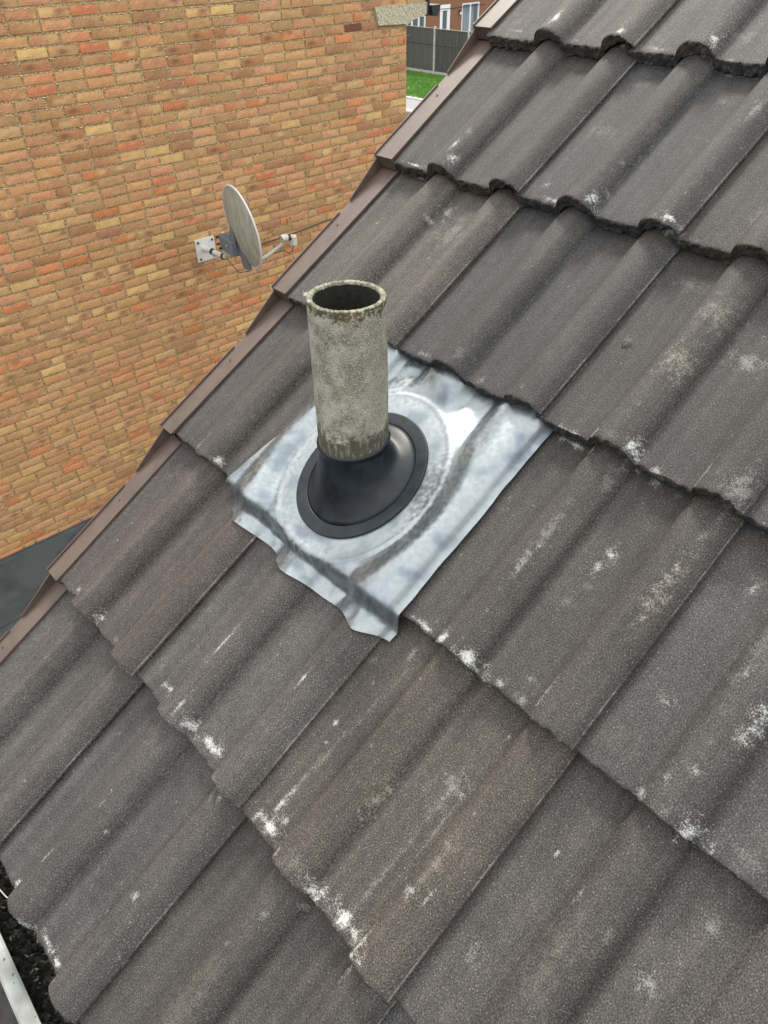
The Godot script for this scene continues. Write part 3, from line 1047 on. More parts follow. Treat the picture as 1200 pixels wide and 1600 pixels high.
func build_house() -> void:
	var h := thing("tiled_house", "house under a dark grey double-roll concrete tile roof with brown plastic verge", "house")
	var tm := tile_material()
	print("tile texture ", Time.get_ticks_msec())
	for row in 9:
		for col in range(-1, 8):
			var t := Transform3D(roof_basis * Basis(Vector3.UP, rng.randf_range(-0.0022, 0.0022)), rp(col * COVER + rng.randf_range(-0.0008, 0.0008), row * GAUGE + rng.randf_range(-0.0022, 0.0022), 0))
			put("roof_tile", tile_mesh(col, row), tm, h, t)
	# boarding under the tiles and the walls below
	var deck := begin(false)
	box(deck, Vector3(-0.29, -0.092, -3.06), Vector3(2.4, -0.080, 0.0), Transform3D(roof_basis, rp(0, 0, 0)))
	put("roof_deck", finish(deck), mat(lin(0.12, 0.10, 0.08), 0.9), h)
	var wl := begin(false)
	var d := 3.06 * cos(PITCH)
	var top := EAVES + 3.06 * sin(PITCH) - 0.1
	prism(wl, PackedVector2Array([Vector2(0.25, 0), Vector2(2 * d - 0.25, 0), Vector2(2 * d - 0.25, EAVES + 0.05), Vector2(d, top), Vector2(0.25, EAVES + 0.05)]), Transform3D(Basis(Vector3(0, 0, -1), Vector3.UP, Vector3.RIGHT), Vector3(2.4, 0, 0)), 2.66)
	put("wall", finish(wl), mat(lin(0.36, 0.22, 0.12), 0.9), h)
	var back := begin(false)
	box(back, Vector3(-0.34, -0.06, -3.2), Vector3(2.4, 0.0, 0.0), Transform3D(Basis(Vector3.RIGHT, -PITCH), Vector3(0, EAVES, -2 * d)) * Transform3D(Basis(Vector3.UP, PI), Vector3(2.06, 0, 0)))
	put("rear_roof_slope", finish(back), mat(lin(0.075, 0.07, 0.065), 0.9), h)
	# dry verge: one cap to each course, each tucked under the next
	var brown := mat(lin(0.088, 0.063, 0.051), 0.45)
	brown.albedo_texture = grain(256, 0.03, 401, 0.82, 1.12, 4)
	brown.uv1_triplanar = true
	brown.uv1_scale = Vector3.ONE * 2.5
	brown.metallic_specular = 0.45
	var inner := VERGE_IN
	var outer := [-0.328, -0.334, -0.346, -0.352, -0.367, -0.385, -0.393, -0.401, -0.409, -0.417]
	var slip := [0.0, 0.0, -0.001, 0.003, 0.006, 0.016, 0.016, 0.016, 0.016]
	for j in 9:
		var o := Transform3D(roof_basis, rp(0, j * GAUGE + slip[j], 0))
		var g := GAUGE
		var xi0: float = inner[j]
		var xi1: float = inner[j + 1] + 0.002
		var xo0: float = outer[j]
		var xo1: float = outer[j + 1] + 0.003
		var p := func(fx: float, s: float, hh: float) -> Vector3:
			var f := s / g
			return o * Vector3(lerpf(lerpf(xo0, xi0, fx), lerpf(xo1, xi1, fx), f), -0.0035 - DROP * 1.02 * f + hh, -s)
		var st := begin(false)
		var end_s := g + 0.025
		# top plate (with a slight bow), thickness 2.4 mm
		var segs := 6
		for k in segs:
			var s0 := -0.004 + (end_s + 0.004) * k / segs
			var s1 := -0.004 + (end_s + 0.004) * (k + 1) / segs
			quad(st, p.call(0.0, s0, 0.0), p.call(1.0, s0, 0.0), p.call(1.0, s1, 0.0), p.call(0.0, s1, 0.0))
			quad(st, p.call(1.0, s0, 0.0), p.call(1.0, s0, -0.0052), p.call(1.0, s1, -0.0052), p.call(1.0, s1, 0.0))
			quad(st, p.call(0.0, s0, -0.0024), p.call(0.0, s1, -0.0024), p.call(1.0, s1, -0.0024), p.call(1.0, s0, -0.0024))
		var cap := put("verge_cap", finish(st), brown, h)
		# outer skirt down the gable
		var sk := begin(false)
		for k in segs:
			var s0 := -0.004 + (end_s + 0.004) * k / segs
			var s1 := -0.004 + (end_s + 0.004) * (k + 1) / segs
			quad(sk, p.call(0.0, s1, 0.0), p.call(0.0, s1, -0.075), p.call(0.0, s0, -0.075), p.call(0.0, s0, 0.0))
			quad(sk, p.call(0.05, s0, -0.003), p.call(0.05, s0, -0.075), p.call(0.05, s1, -0.075), p.call(0.05, s1, -0.003))
		put("skirt", finish(sk), brown, cap)
		# closed front end, leaning out a little at its foot
		var en := begin(false)
		var f0 := -0.004
		var a: Vector3 = p.call(0.0, f0, 0.0)
		var b: Vector3 = p.call(1.0, f0, 0.0)
		var lean := roof_basis * Vector3(0, -0.0255, 0.002)
		# the face leaves a narrow drain slot open near its top
		var spot := func(fx: float, fy: float) -> Vector3:
			return a.lerp(b, fx) + lean * fy
		for q in [[0.0, 1.0, 0.0, 0.20], [0.0, 1.0, 0.31, 1.0], [0.0, 0.10, 0.20, 0.31], [0.40, 1.0, 0.20, 0.31]]:
			quad(en, spot.call(q[0], q[3]), spot.call(q[1], q[3]), spot.call(q[1], q[2]), spot.call(q[0], q[2]))
		var inn: Vector3 = roof_basis * Vector3(0, 0, -0.003)
		quad(en, b + lean, b + lean + inn, b + inn, b)
		quad(en, a + lean + inn, a + lean, a, a + inn)
		quad(en, a + lean + inn, b + lean + inn, b + lean, a + lean)
		put("end_stop", finish(en), brown, cap)
		var sl := begin(false)
		var deep: Vector3 = roof_basis * Vector3(0, 0, -0.012)
		var k0: Vector3 = spot.call(0.10, 0.31)
		var k1: Vector3 = spot.call(0.40, 0.31)
		var k2: Vector3 = spot.call(0.40, 0.20)
		var k3: Vector3 = spot.call(0.10, 0.20)
		quad(sl, k0 + deep, k1 + deep, k2 + deep, k3 + deep)
		for e in [[k0, k1], [k1, k2], [k2, k3], [k3, k0]]:
			quad(sl, e[0], e[1], e[1] + deep, e[0] + deep)
		put("slot", finish(sl), brown, cap)
		# raised lip on the outer edge, and the fin that meets the next cap
		var lp := begin(false)
		var lip := func(tool: SurfaceTool, s0: float, s1: float, h0: float, h1: float) -> void:
			var c0: Vector3 = p.call(0.0, s0, 0.0)
			var c1: Vector3 = p.call(0.0, s1, 0.0)
			var wd := Vector3(0.0022, 0, 0)
			var u0 := un * h0
			var u1 := un * h1
			quad(tool, c0 + u0, c0 + wd + u0, c1 + wd + u1, c1 + u1)
			quad(tool, c0 + wd, c1 + wd, c1 + wd + u1, c0 + wd + u0)
			quad(tool, c1, c0, c0 + u0, c1 + u1)
			quad(tool, c0, c0 + wd, c0 + wd + u0, c0 + u0)
		lip.call(lp, -0.004, g * 0.60, 0.0035, 0.0035)
		put("lip", finish(lp), brown, cap)
		var fn := begin(false)
		lip.call(fn, g * 0.70, g + 0.004, 0.0045, 0.0255)
		put("fin", finish(fn), brown, cap)
		var sw := begin()
		tube(sw, [p.call(0.45, g * 0.52, 0.0), p.call(0.45, g * 0.52, 0.0015)], 0.0022, 8)
		put("rivet", finish(sw), brown, cap)
	# white gutter under the eaves
	var white := mat(lin(0.36, 0.38, 0.37), 0.5)
	white.albedo_texture = grain(256, 0.012, 411, 0.5, 1.2, 5)
	white.uv1_triplanar = true
	white.uv1_scale = Vector3.ONE * 2.0
	var gp := PackedVector2Array()
	for q in [[-0.058, -0.07], [-0.058, -0.15], [-0.035, -0.195], [0.03, -0.195], [0.056, -0.155], [0.064, -0.108], [0.0615, -0.104], [0.0645, -0.100], [0.0645, -0.094], [0.0622, -0.091], [0.0655, -0.088], [0.066, -0.083], [0.063, -0.0795], [0.046, -0.079], [0.0425, -0.081], [0.0425, -0.086], [0.047, -0.09], [0.05, -0.15], [0.026, -0.189], [-0.032, -0.189], [-0.052, -0.148], [-0.052, -0.07]]:
		gp.append(Vector2(-q[0], q[1] + EAVES))
	var gt := begin(false)
	prism(gt, gp, Transform3D(Basis(Vector3(0, 0, -1), Vector3.UP, Vector3.RIGHT), Vector3(2.4, 0, 0)), 2.74)
	put("gutter", finish(gt), white, h)
	var fs := begin(false)
	box(fs, Vector3(-0.33, EAVES - 0.25, -0.085), Vector3(2.4, EAVES - 0.06, -0.06))
	put("fascia", finish(fs), white, h)


# ---------------------------------------------------------------- flashing and pipe
const DISC := Vector2(0.110, 0.811)
const DISC_H := 0.009     # its face above the roof plane at the foot of the course
const DISC_R := Vector2(0.138, 0.162)


var dressed := PackedFloat32Array()


func lead_height(x: float, v: float, crumple: FastNoiseLite) -> float:
	# dressed loosely up to each roll: the sheet leaves the pan before the roll begins
	if dressed.is_empty():
		var raised := PackedFloat32Array()
		for i in 300:
			var most := -1.0
			for k in range(-3, 10):
				most = maxf(most, profile(fposmod(-0.16 + (i + k) * 0.002, COVER)) - 0.0006 * maxi(k, 0) + (0.0008 if k < 0 else 0.0))
			raised.append(most)
		for i in 300:
			var sum := 0.0
			for k in range(-4, 5):
				sum += raised[clampi(i + k, 0, 299)] / 9.0
			dressed.append(maxf(sum, raised[i] - 0.0006))
	var f := clampf((x + 0.16) / 0.002, 0.0, 298.0)
	var pan := lerpf(dressed[int(f)], dressed[int(f) + 1], f - floorf(f))
	var up: float = pan - DROP * (v - 2 * GAUGE) / GAUGE
	var down: float = pan - DROP * (v - GAUGE) / GAUGE
	var edge := 0.004 * crumple.get_noise_2d(x * 14.0, 2.0)
	var h := lerpf(down, up, smoothstep(0.650 + edge, 0.679 + edge, v)) + 0.0055
	var e := ((Vector2(x, v) - DISC) / DISC_R).length()
	var flat := DISC_H - DROP * (v - 2 * GAUGE) / GAUGE
	var b := 1.0 - smoothstep(0.96, 1.27, e)
	b *= smoothstep(0.650, 0.676, v)
	h = lerpf(h, flat, b)
	h += 0.0011 * exp(-pow((e - 0.96) / 0.018, 2.0)) - 0.0009 * exp(-pow((e - 1.0) / 0.014, 2.0))
	var rough := 0.0026 * (1.0 - smoothstep(0.66, 0.72, v)) + 0.0008 * smoothstep(1.0, 1.1, e)
	h += rough * crumple.get_noise_2d(x * 17.0, v * 17.0)
	h += 0.0018 * smoothstep(1.0, 1.15, e) * crumple.get_noise_2d(x * 9.0 + 40.0, v * 4.0)
	return h


func build_flashing() -> void:
	var f := thing("pipe_flashing", "bright dented lead flashing with black rubber collar dressed over the roof tiles", "flashing", rp(DISC.x, DISC.y, 0.0))
	var back := Transform3D(Basis(), -f.position)
	var crumple := noise(1.0, 501, 3)
	var foot := [[-0.113, 0.655], [-0.063, 0.640], [-0.040, 0.629], [0.037, 0.634], [0.104, 0.619], [0.162, 0.626], [0.232, 0.631], [0.269, 0.622], [0.3155, 0.640], [0.33, 0.642]]
	var nx := 130
	var nv := 120
	var rows := []
	var uvs := []
	var low := []
	for j in nv + 1:
		var t := float(j) / nv
		var v0 := lerpf(0.640, 1.058, t)
		var xl := -0.113 + clampf(v0 - 0.686, -0.03, 0.4) * 0.17 + 0.0025 * crumple.get_noise_2d(v0 * 12.0, 77.0)
		if v0 < 0.672:
			xl += 0.05 * smoothstep(0.672, 0.64, v0)
		var xr := 0.3155 + 0.002 * crumple.get_noise_2d(v0 * 10.0, 99.0)
		var pts := PackedVector3Array()
		var uu := PackedVector2Array()
		for i in nx + 1:
			var x := lerpf(xl, xr, float(i) / nx)
			var vb := 0.64
			for k in foot.size() - 1:
				if x >= foot[k][0] and x <= foot[k + 1][0]:
					vb = lerpf(foot[k][1], foot[k + 1][1], smoothstep(0.0, 1.0, (x - foot[k][0]) / (foot[k + 1][0] - foot[k][0])))
			var v := v0 + (vb - 0.64) * pow(1.0 - t, 8.0)
			pts.append(rp(x, v, lead_height(x, v, crumple)))
			uu.append(Vector2((x + 0.12) / 0.46, (1.07 - v) / 0.46))
		rows.append(pts)
		uvs.append(uu)
	var st := begin()
	sheet(st, rows, uvs)
	# cut edges, 2 mm thick
	st.set_smooth_group(1)
	var dn := -un * 0.002
	for i in nx:
		var a: Vector3 = rows[0][i]
		var b: Vector3 = rows[0][i + 1]
		st.set_uv(uvs[0][i])
		quad(st, a + dn, b + dn, b, a)
	for j in nv:
		var a: Vector3 = rows[j][nx]
		var b: Vector3 = rows[j + 1][nx]
		st.set_uv(uvs[j][nx])
		quad(st, a + dn, b + dn, b, a)
		a = rows[j + 1][0]
		b = rows[j][0]
		st.set_uv(uvs[j][0])
		quad(st, a + dn, b + dn, b, a)
	# tarnish: blue-grey clouds over bare metal, a chalky ring round the collar
	var n := 460
	var n1 := noise_bytes(noise(0.012, 511, 4), n, n)
	var n2 := noise_bytes(noise(0.09, 512, 4), n, n)
	var img := PackedByteArray()
	img.resize(n * n * 3)
	var rgh := PackedByteArray()
	rgh.resize(n * n)
	var bare := Vector3(136, 143, 147)
	var dull := Vector3(84, 98, 110)
	var chalk := Vector3(158, 161, 163)
	for j in n:
		for i in n:
			var k := j * n + i
			var x := -0.12 + (i + 0.5) / n * 0.46
			var v := 1.07 - (j + 0.5) / n * 0.46
			var e := ((Vector2(x, v) - DISC) / DISC_R).length()
			var c := bare.lerp(dull, clampf((n1[k] - 145) * 0.009 + (n2[k] - 128) * 0.001, 0.0, 0.5))
			var ringy := exp(-pow((e - 0.92) / 0.08, 2.0)) * clampf(0.4 + (n2[k] - 128) * 0.008 + (n1[k] - 128) * 0.010, 0.0, 1.0) * 0.6
			c = c.lerp(chalk, ringy)
			c *= 1.0 + (n2[k] - 128) * 0.0006
			img[k * 3] = int(clampf(c.x, 0, 255))
			img[k * 3 + 1] = int(clampf(c.y, 0, 255))
			img[k * 3 + 2] = int(clampf(c.z, 0, 255))
			rgh[k] = int(clampf(108 + (n2[k] - 128) * 0.2 + (n1[k] - 128) * 0.25 + ringy * 70.0, 50, 230))
	var lead := mat(Color.WHITE, 1.0, 0.9)
	lead.albedo_texture = picture(img, n, n)
	lead.roughness_texture = picture(rgh, n, n, Image.FORMAT_L8)
	put("lead_sheet", finish(st), lead, f, back)

	# rubber collar: flat rim, step, flare up to the pipe
	var rubber := mat(lin(0.0105, 0.015, 0.0195), 0.4)
	rubber.metallic_specular = 0.38
	rubber.albedo_texture = grain(256, 0.02, 521, 0.3, 1.6, 4)
	rubber.uv1_triplanar = true
	rubber.uv1_scale = Vector3.ONE * 5.0
	var c := Vector2(0.111, 0.812)
	var base := func(t: float, k: float, hh: float) -> Vector3:
		var x := c.x + 0.1035 * k * cos(t)
		var v := c.y + 0.1155 * k * sin(t)
		return rp(x, v, DISC_H - DROP * (v - 2 * GAUGE) / GAUGE + hh)
	var rim := begin()
	var ring_rows := []
	for q in [[1.0, -0.003], [1.004, 0.0], [1.004, 0.0028], [1.001, 0.0036], [0.996, 0.004], [0.985, 0.0041], [0.91, 0.0042], [0.837, 0.0042], [0.827, 0.0041], [0.823, 0.0036], [0.821, 0.0026], [0.821, 0.001]]:
		var row := PackedVector3Array()
		for i in 96:
			row.append(base.call(TAU * i / 96.0, q[0], q[1]))
		ring_rows.append(row)
	sheet(rim, ring_rows, null, true)
	var collar := begin()
	var flare := []
	var pipe_r := 0.0530
	var foot_p := rp(0.107, 0.813, 0.015)
	for k in 15:
		var t := k / 14.0
		var row := PackedVector3Array()
		for i in 96:
			var th := TAU * i / 96.0
			var b0: Vector3 = base.call(th, 0.815, 0.0045)
			# the same bearing round the vertical pipe
			var dir := Vector3(cos(th), 0, -sin(th))
			var b2: Vector3 = foot_p + dir * pipe_r + Vector3(0, 0.050 + 0.006 * sin(th), 0)
			var in_p: Vector3 = base.call(th, 0.62, 0.016)
			var mid_p := in_p
			var b1 := foot_p + dir * pipe_r * 1.05 + Vector3(0, 0.014, 0)
			var k1 := 1.0 - t
			var p := b0 * k1 * k1 * k1 + mid_p * 3.0 * t * k1 * k1 + b1 * 3.0 * t * t * k1 + b2 * t * t * t
			row.append(p)
		flare.append(row)
	# first a small step up from the rim, last a bead round the pipe
	var step_row := PackedVector3Array()
	for i in 96:
		step_row.append(base.call(TAU * i / 96.0, 0.820, 0.001))
	flare.push_front(step_row)
	for q in [[0.0016, 0.0015], [0.0024, 0.004], [0.0016, 0.0065], [-0.0006, 0.0075]]:
		var row := PackedVector3Array()
		for i in 96:
			var th := TAU * i / 96.0
			row.append(foot_p + Vector3(cos(th), 0, -sin(th)) * (pipe_r + q[0]) + Vector3(0, 0.050 + 0.006 * sin(th) + q[1], 0))
		flare.append(row)
	sheet(collar, flare, null, true)
	var co := put("rubber_collar", finish(collar), rubber, f, back)
	put("rim", finish(rim), rubber, co)


func build_pipe() -> void:
	var foot_p := rp(0.107, 0.813, 0.015)
	var o := thing("vent_pipe", "weathered lichen-covered cement vent pipe standing in the lead flashing", "pipe", foot_p)
	var r := 0.0522
	var top := 0.274
	var wob := noise(3.0, 601, 3)
	var st := begin()
	var rows := []
	var uvs := []
	var na := 96
	var prof := []
	for k in 20:
		prof.append([r, -0.06 + (top - 0.003 + 0.06) * k / 19.0])
	prof.append_array([[r - 0.0006, top - 0.001], [r - 0.002, top], [r - 0.004, top + 0.0003], [r - 0.0065, top - 0.0003], [r - 0.0078, top - 0.0018], [r - 0.0082, top - 0.004]])
	for q in prof:
		var row := PackedVector3Array()
		var uu := PackedVector2Array()
		for i in na:
			var th := TAU * i / na
			var chip := 0.0
			if q[1] > top - 0.006:
				chip = -0.0022 * maxf(0.0, wob.get_noise_2d(cos(th) * 4.0, sin(th) * 4.0) - 0.05)
			var rr: float = q[0] + 0.0007 * wob.get_noise_3d(cos(th) * 1.5, q[1] * 6.0, sin(th) * 1.5)
			row.append(Vector3(cos(th) * rr, q[1] + chip, -sin(th) * rr))
			uu.append(Vector2(float(i) / na, 1.0 - clampf((q[1] + (0.004 if q[0] < r - 0.001 else 0.0) * (r - q[0]) * 100.0) / 0.29, 0.0, 1.0)))
		row.append(row[0])
		uu.append(Vector2(1.0, uu[0].y))
		rows.append(row)
		uvs.append(uu)
	sheet(st, rows, uvs)
	# lichen, algae at the rim, damp stain at the foot
	var w := 768
	var h := 640
	var n1 := noise_bytes(noise(0.012, 611, 4), w, h)
	var n2 := noise_bytes(noise(0.05, 612, 4), w, h)
	var n3 := noise_bytes(noise(0.15, 613, 3), w, h)
	var img := PackedByteArray()
	img.resize(w * h * 3)
	for j in h:
		for i in w:
			var k := j * w + i
			var y := (1.0 - (j + 0.5) / h) * 0.29
			var wrap := absf(i - w / 2.0) / (w / 2.0)     # keeps the seam quiet
			var a := (n1[k] - 128) * lerpf(1.0, 0.2, pow(wrap, 6.0))
			var m := n2[k] - 128
			var s := n3[k] - 128
			var c := Vector3(165, 162, 142)
			c = c.lerp(Vector3(188, 187, 172), clampf(0.35 - a * 0.012 - s * 0.006, 0.0, 1.0))
			# grey-green lichen speckle
			var li := clampf((a * 0.6 + m * 0.9 + s * 1.9 + (y - 0.17) * 200.0) * 0.019, 0.0, 0.75)
			c = c.lerp(Vector3(90, 89, 74), li)
			if s > 40 and m > -30:
				c = c.lerp(Vector3(208, 207, 194), 0.75)
			# algae under the rim
			var al := clampf((y - 0.2625 + (m + a * 0.6) * 0.00012) * 120.0, 0.0, 1.0) * clampf((0.2745 + m * 0.00002 - y) * 400.0, 0.0, 1.0)
			c = c.lerp(Vector3(62, 64, 38), al * 0.85)
			# damp cement at the foot with runs of lime
			var damp := clampf((0.090 - y + a * 0.00014 + m * 0.00006 + s * 0.00006) * 90.0, 0.0, 1.0)
			c = c.lerp(Vector3(74, 71, 61), damp * 0.88)
			c = c.lerp(Vector3(150, 149, 132), damp * 0.6 * clampf((n2[(j / 4) * w + i] - 140) * 0.02 + s * 0.004, 0.0, 1.0))
			# a little rust at one spot of the rim
			var dx := (i / float(w) - 0.915) * 30.0
			var dy := (y - 0.272) * 90.0
			var ru := exp(-dx * dx - dy * dy) * clampf(0.6 + m * 0.02, 0.0, 1.0)
			c = c.lerp(Vector3(140, 92, 52), ru * 0.6)
			if y > 0.2745:
				c = c.lerp(Vector3(112, 111, 92), clampf(0.55 + m * 0.012, 0.0, 0.9))
			c *= 1.0 + s * 0.0022
			img[k * 3] = int(clampf(c.x * 0.83, 0, 255))
			img[k * 3 + 1] = int(clampf(c.y * 0.83, 0, 255))
			img[k * 3 + 2] = int(clampf(c.z * 0.83, 0, 255))
	var cement := mat(Color.WHITE, 0.95)
	cement.albedo_texture = picture(img, w, h)
	cement.heightmap_enabled = true
	cement.heightmap_texture = picture(n3, w, h, Image.FORMAT_L8)
	cement.heightmap_scale = 0.12
	put("shaft", finish(st), cement, o)
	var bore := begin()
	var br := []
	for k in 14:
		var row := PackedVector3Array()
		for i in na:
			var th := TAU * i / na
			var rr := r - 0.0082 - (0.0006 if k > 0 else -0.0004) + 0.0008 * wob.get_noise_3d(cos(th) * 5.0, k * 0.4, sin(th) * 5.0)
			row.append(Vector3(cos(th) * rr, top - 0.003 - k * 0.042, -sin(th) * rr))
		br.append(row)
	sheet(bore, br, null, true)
	var shaded_moss := mat(lin(0.012, 0.013, 0.007), 0.95)  # mossy lining, its colour taken near black to hold the shade inside the pipe
	shaded_moss.albedo_texture = grain(256, 0.05, 621, 0.35, 1.4, 4)
	shaded_moss.uv1_triplanar = true
	shaded_moss.uv1_scale = Vector3.ONE * 9.0
	put("bore", finish(bore), shaded_moss, o)
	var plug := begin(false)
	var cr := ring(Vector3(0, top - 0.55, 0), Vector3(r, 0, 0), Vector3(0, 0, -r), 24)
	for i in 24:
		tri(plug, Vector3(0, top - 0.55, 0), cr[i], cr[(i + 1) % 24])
	put("bore_bottom", finish(plug), shaded_moss, o)


# ---------------------------------------------------------------- satellite dish
func build_dish() -> void:
	var plate_c := at(WALL_X, -1.214, -3.31)
	var o := thing("satellite_dish", "grey satellite dish on a white wall plate bolted to the brick gable", "satellite dish", plate_c)
	var back := Transform3D(Basis(), -plate_c)
	var white := mat(lin(0.60, 0.61, 0.59), 0.5)
	var pale := mat(lin(0.50, 0.50, 0.45), 0.6)
	var grey := mat(lin(0.13, 0.165, 0.19), 0.5)
	var black := mat(lin(0.02, 0.02, 0.02), 0.5)
	var shell := mat(lin(0.36, 0.39, 0.34), 0.6)
	shell.albedo_texture = grain(256, 0.015, 701, 0.8, 1.12, 3)
	shell.uv1_triplanar = true
	shell.uv1_scale = Vector3(5.0, 1.2, 5.0)
	# reflector
	var c := at(-4.55, -0.88, -3.335)
	var az := 0.14
	var el := 0.13
	var n := Vector3(sin(az) * cos(el), sin(el), -cos(az) * cos(el))
	var rt := n.cross(Vector3.UP).normalized()
	var up := rt.cross(n)
	var ra := 0.338
	var rb := 0.304
	var bowl := begin()
	for side in 2:
		bowl.set_smooth_group(side)
		var rows := []
		for k in 13:
			var q := k / 12.0
			var row := PackedVector3Array()
			for i in 64:
				var th := TAU * i / 64.0
				row.append(c + up * ra * q * cos(th) + rt * rb * q * sin(th) + n * (0.055 * (q * q - 1.0) - 0.004 * side))
			rows.append(row)
		if side == 1:
			rows.reverse()
		sheet(bowl, rows, null, true)
	put("reflector", finish(bowl), shell, o, back)
	var rim := begin()
	var edge := []
	for i in 65:
		var th := TAU * i / 64.0
		edge.append(c + up * (ra + 0.003) * cos(th) + rt * (rb + 0.003) * sin(th))
	tube(rim, edge, 0.0085, 8, false)
	put("rolled_rim", finish(rim), white, o, back)
	# wall plate with four bolts
	var pl := begin(false)
	bevel_box(pl, Vector3(WALL_X + 0.004, EAVES - 1.316, -3.412), Vector3(WALL_X + 0.012, EAVES - 1.112, -3.21), 0.002)
	var wp := put("wall_plate", finish(pl), white, o, back)
	for s in [[-1.140, -3.238], [-1.140, -3.384], [-1.288, -3.238], [-1.288, -3.384]]:
		var bt := begin()
		tube(bt, [at(WALL_X + 0.010, s[0], s[1]), at(WALL_X + 0.026, s[0], s[1])], 0.009, 6)
		put("bolt", finish(bt), black, wp)
	# cranked arm
	var arm := begin()
	tube(arm, [at(WALL_X + 0.01, -1.2, -3.29), at(-5.12, -1.2, -3.30), at(-5.03, -1.212, -3.318), at(-4.955, -1.222, -3.335), at(-4.915, -1.215, -3.342), at(-4.897, -1.18, -3.345), at(-4.895, -1.0, -3.345)], 0.024, 14)
	put("arm", finish(arm), pale, o, back)
	for p in [[at(-5.09, -1.203, -3.306), at(-5.06, -1.208, -3.312)], [at(-4.955, -1.222, -3.335), at(-4.93, -1.221, -3.340)]]:
		var band := begin()
		tube(band, p, 0.028, 14)
		put("band", finish(band), black, o, back)
	# pole clamp and bracket behind the reflector
	var cl := begin(false)
	bevel_box(cl, Vector3(-0.045, -0.085, -0.04), Vector3(0.22, 0.045, 0.04), 0.006, Transform3D(Basis(Vector3.UP, -0.15), at(-4.88, -1.06, -3.345)))
	var cp := put("bracket", finish(cl), grey, o, back)
	var web := begin(false)
	bevel_box(web, Vector3(-0.06, -0.19, -0.014), Vector3(0.06, 0.16, 0.014), 0.004, Transform3D(Basis(rt, up, -n), at(-4.615, -1.07, -3.345)))
	put("back_plate", finish(web), grey, cp)
	var gus := begin(false)
	prism(gus, PackedVector2Array([Vector2(-0.02, -0.06), Vector2(0.10, -0.03), Vector2(0.10, 0.11), Vector2(0.05, 0.14), Vector2(-0.02, 0.04)]), Transform3D(Basis(Vector3.UP, -0.15), at(-4.73, -1.03, -3.305)), 0.008)
	put("gusset", finish(gus), grey, cp)
	for q in [[-4.91, -1.03], [-4.91, -1.09], [-4.88, -1.12], [-4.76, -1.07]]:
		var bt := begin()
		tube(bt, [at(q[0], q[1], -3.30), at(q[0], q[1], -3.275)], 0.010, 6)
		put("bolt", finish(bt), black if q[0] < -4.8 else pale, cp)
	# feed arm and receiver
	var fa := begin()
	tube(fa, [at(-4.60, -1.235, -3.37), at(-4.54, -1.19, -3.44), at(-4.49, -1.135, -3.54), at(-4.47, -1.075, -3.67)], 0.016, 10)
	put("feed_arm", finish(fa), pale, o, back)
	var ln := begin()
	tube(ln, [at(-4.48, -1.035, -3.672), at(-4.478, -1.030, -3.69), at(-4.475, -1.035, -3.725)], 0.032, 14)
	var lnb := put("receiver", finish(ln), pale, o, back)
	var cap := begin()
	tube(cap, [at(-4.4745, -1.036, -3.726), at(-4.472, -1.042, -3.755)], 0.024, 12)
	put("neck", finish(cap), black, lnb)
	var bx := begin(false)
	bevel_box(bx, Vector3(-0.03, -0.055, -0.03), Vector3(0.03, 0.04, 0.03), 0.012, Transform3D(Basis(Vector3.UP, 0.5), at(-4.47, -1.065, -3.785)))
	put("housing", finish(bx), pale, lnb)
	# cable: from the receiver, under the dish, along the wall
	var cb := begin()
	var pts := [at(-4.47, -1.115, -3.785), at(-4.475, -1.165, -3.77), at(-4.48, -1.175, -3.74), at(-4.485, -1.14, -3.69), at(-4.50, -1.145, -3.55), at(-4.57, -1.225, -3.42), at(-4.62, -1.28, -3.385), at(-4.75, -1.325, -3.362), at(-4.83, -1.275, -3.35), at(-4.9, -1.235, -3.345)]
	tube(cb, pts, 0.0045, 6)
	put("cable", finish(cb), mat(lin(0.06, 0.04, 0.03), 0.6), o, back)
	var wc := begin()
	tube(wc, [at(WALL_X + 0.006, -1.325, -3.7), at(WALL_X + 0.006, -1.318, -3.91), at(WALL_X + 0.006, -1.308, -4.24), at(WALL_X + 0.006, -1.300, -4.40), at(WALL_X + 0.006, -1.278, -4.75), at(WALL_X + 0.006, -1.27, -5.6)], 0.0055, 6)
	put("wall_cable", finish(wc), mat(lin(0.07, 0.045, 0.03), 0.7), o, back)


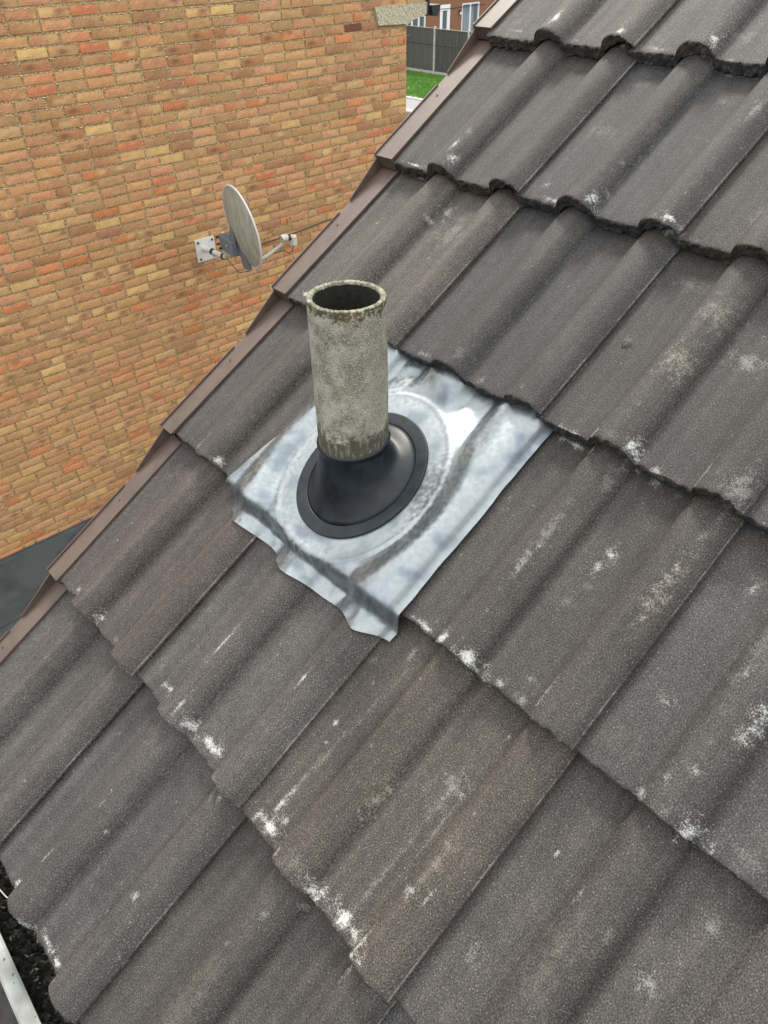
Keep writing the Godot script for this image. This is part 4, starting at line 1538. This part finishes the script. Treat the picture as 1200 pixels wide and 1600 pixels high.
# ---------------------------------------------------------------- small things
func build_gutter_litter() -> void:
	var soil := noise(1.0, 801, 3)
	var st := begin()
	st.set_smooth_group(-1)
	var rows := []
	var cols := []
	for j in 24:
		var row := PackedVector3Array()
		for i in 560:
			var x := -0.33 + i * 0.0026
			var z := -0.05 + j * 0.0041
			row.append(at(x, -0.108 + 0.020 * soil.get_noise_2d(x * 60.0, z * 60.0) + 0.011 * soil.get_noise_2d(x * 190.0, z * 190.0), z))
		rows.append(row)
	rows.reverse()
	sheet(st, rows)
	var dark := mat(lin(0.022, 0.021, 0.017), 0.55)
	var o := put("leaf_litter", finish(st), dark, self)
	o.set_meta("kind", "stuff")
	o.set_meta("label", "black wet rotting leaf litter filling the white gutter")
	o.set_meta("category", "leaf litter")
	# leaves and stalks on top, each curled
	var lv := begin()
	lv.set_smooth_group(-1)
	for k in 520:
		var p := at(rng.randf_range(-0.3, 0.62), -0.102 + rng.randf_range(-0.004, 0.014), rng.randf_range(-0.045, 0.041))
		var t := Transform3D(Basis.from_euler(Vector3(rng.randf_range(-0.7, 0.7), rng.randf() * TAU, rng.randf_range(-0.7, 0.7))), p)
		var l := rng.randf_range(0.002, 0.0055)
		var w := l * rng.randf_range(0.25, 0.6)
		var g := rng.randf()
		var f := rng.randf_range(0.4, 1.5)
		var col := Color(0.03 * f, 0.028 * f, 0.02 * f)
		if g < 0.12:
			col = Color(0.10, 0.10, 0.085)
		elif g < 0.2:
			col = Color(0.06, 0.065, 0.02)
		lv.set_color(col)
		var q := [t * Vector3(-l, 0.002, 0), t * Vector3(-l * 0.3, 0, w), t * Vector3(l * 0.4, 0.001, w * 0.8), t * Vector3(l, 0.003, 0), t * Vector3(l * 0.4, 0.001, -w * 0.8), t * Vector3(-l * 0.3, 0, -w)]
		for i in 4:
			tri(lv, q[0], q[i + 1], q[i + 2])
	for k in 9:      # scraps on the lip of the gutter
		var p := at(rng.randf_range(0.05, 0.3), -0.0782, rng.randf_range(0.044, 0.062))
		var q := Basis(Vector3.UP, rng.randf() * TAU)
		var l := rng.randf_range(0.0008, 0.003)
		lv.set_color(Color(0.02, 0.02, 0.018))
		tri(lv, p + q * Vector3(-l, 0, 0.3 * l), p + q * Vector3(0.6 * l, 0, 0.5 * l), p + q * Vector3(l, 0.0004, -0.3 * l))
		tri(lv, p + q * Vector3(-l, 0, 0.3 * l), p + q * Vector3(l, 0.0004, -0.3 * l), p + q * Vector3(-0.4 * l, 0, -0.5 * l))
	var lm := mat(Color.WHITE, 0.5)
	lm.vertex_color_use_as_albedo = true
	var leaves := put("dead_leaves", finish(lv), lm, self)
	leaves.set_meta("kind", "stuff")
	leaves.set_meta("label", "scattered dark dead leaves on the litter in the white gutter")
	leaves.set_meta("category", "leaves")
	var tw := thing("pale_twig", "thin pale twig lying on the black litter in the gutter", "twig", at(0.02, -0.086, 0.01))
	var ts := begin()
	tube(ts, [Vector3(-0.05, 0, 0.022), Vector3(-0.02, 0.003, 0.012), Vector3(0.01, 0.004, 0.006), Vector3(0.03, 0.003, -0.004)], 0.0011, 6)
	put("stalk", finish(ts), mat(lin(0.6, 0.58, 0.5), 0.7), tw)


func build_crumb() -> void:
	var x := 0.3307
	var v := 1.1853
	var o := thing("mortar_crumb", "small grey lump of mortar stuck to a roof tile pan", "mortar lump", rp(x, v, roof_height(x, v)))
	var st := begin()
	var n := noise(1.0, 851, 2)
	var rows := []
	for k in 7:
		var a := PI / 2 * k / 6.0
		var row := PackedVector3Array()
		for i in 14:
			var th := TAU * i / 14.0
			var d := Vector3(cos(th) * cos(a), sin(a) * 0.8, -sin(th) * cos(a))
			row.append(roof_basis * (d * 0.0085 * (1.0 + 0.5 * n.get_noise_3dv(d * 2.5)) - Vector3(0, 0.001, 0)))
		rows.append(row)
	sheet(st, rows, null, true)
	var m := mat(lin(0.10, 0.097, 0.09), 0.95)
	m.albedo_texture = grain(128, 0.1, 852, 0.5, 1.3)
	m.uv1_triplanar = true
	m.uv1_scale = Vector3.ONE * 20.0
	put("lump", finish(st), m, o)
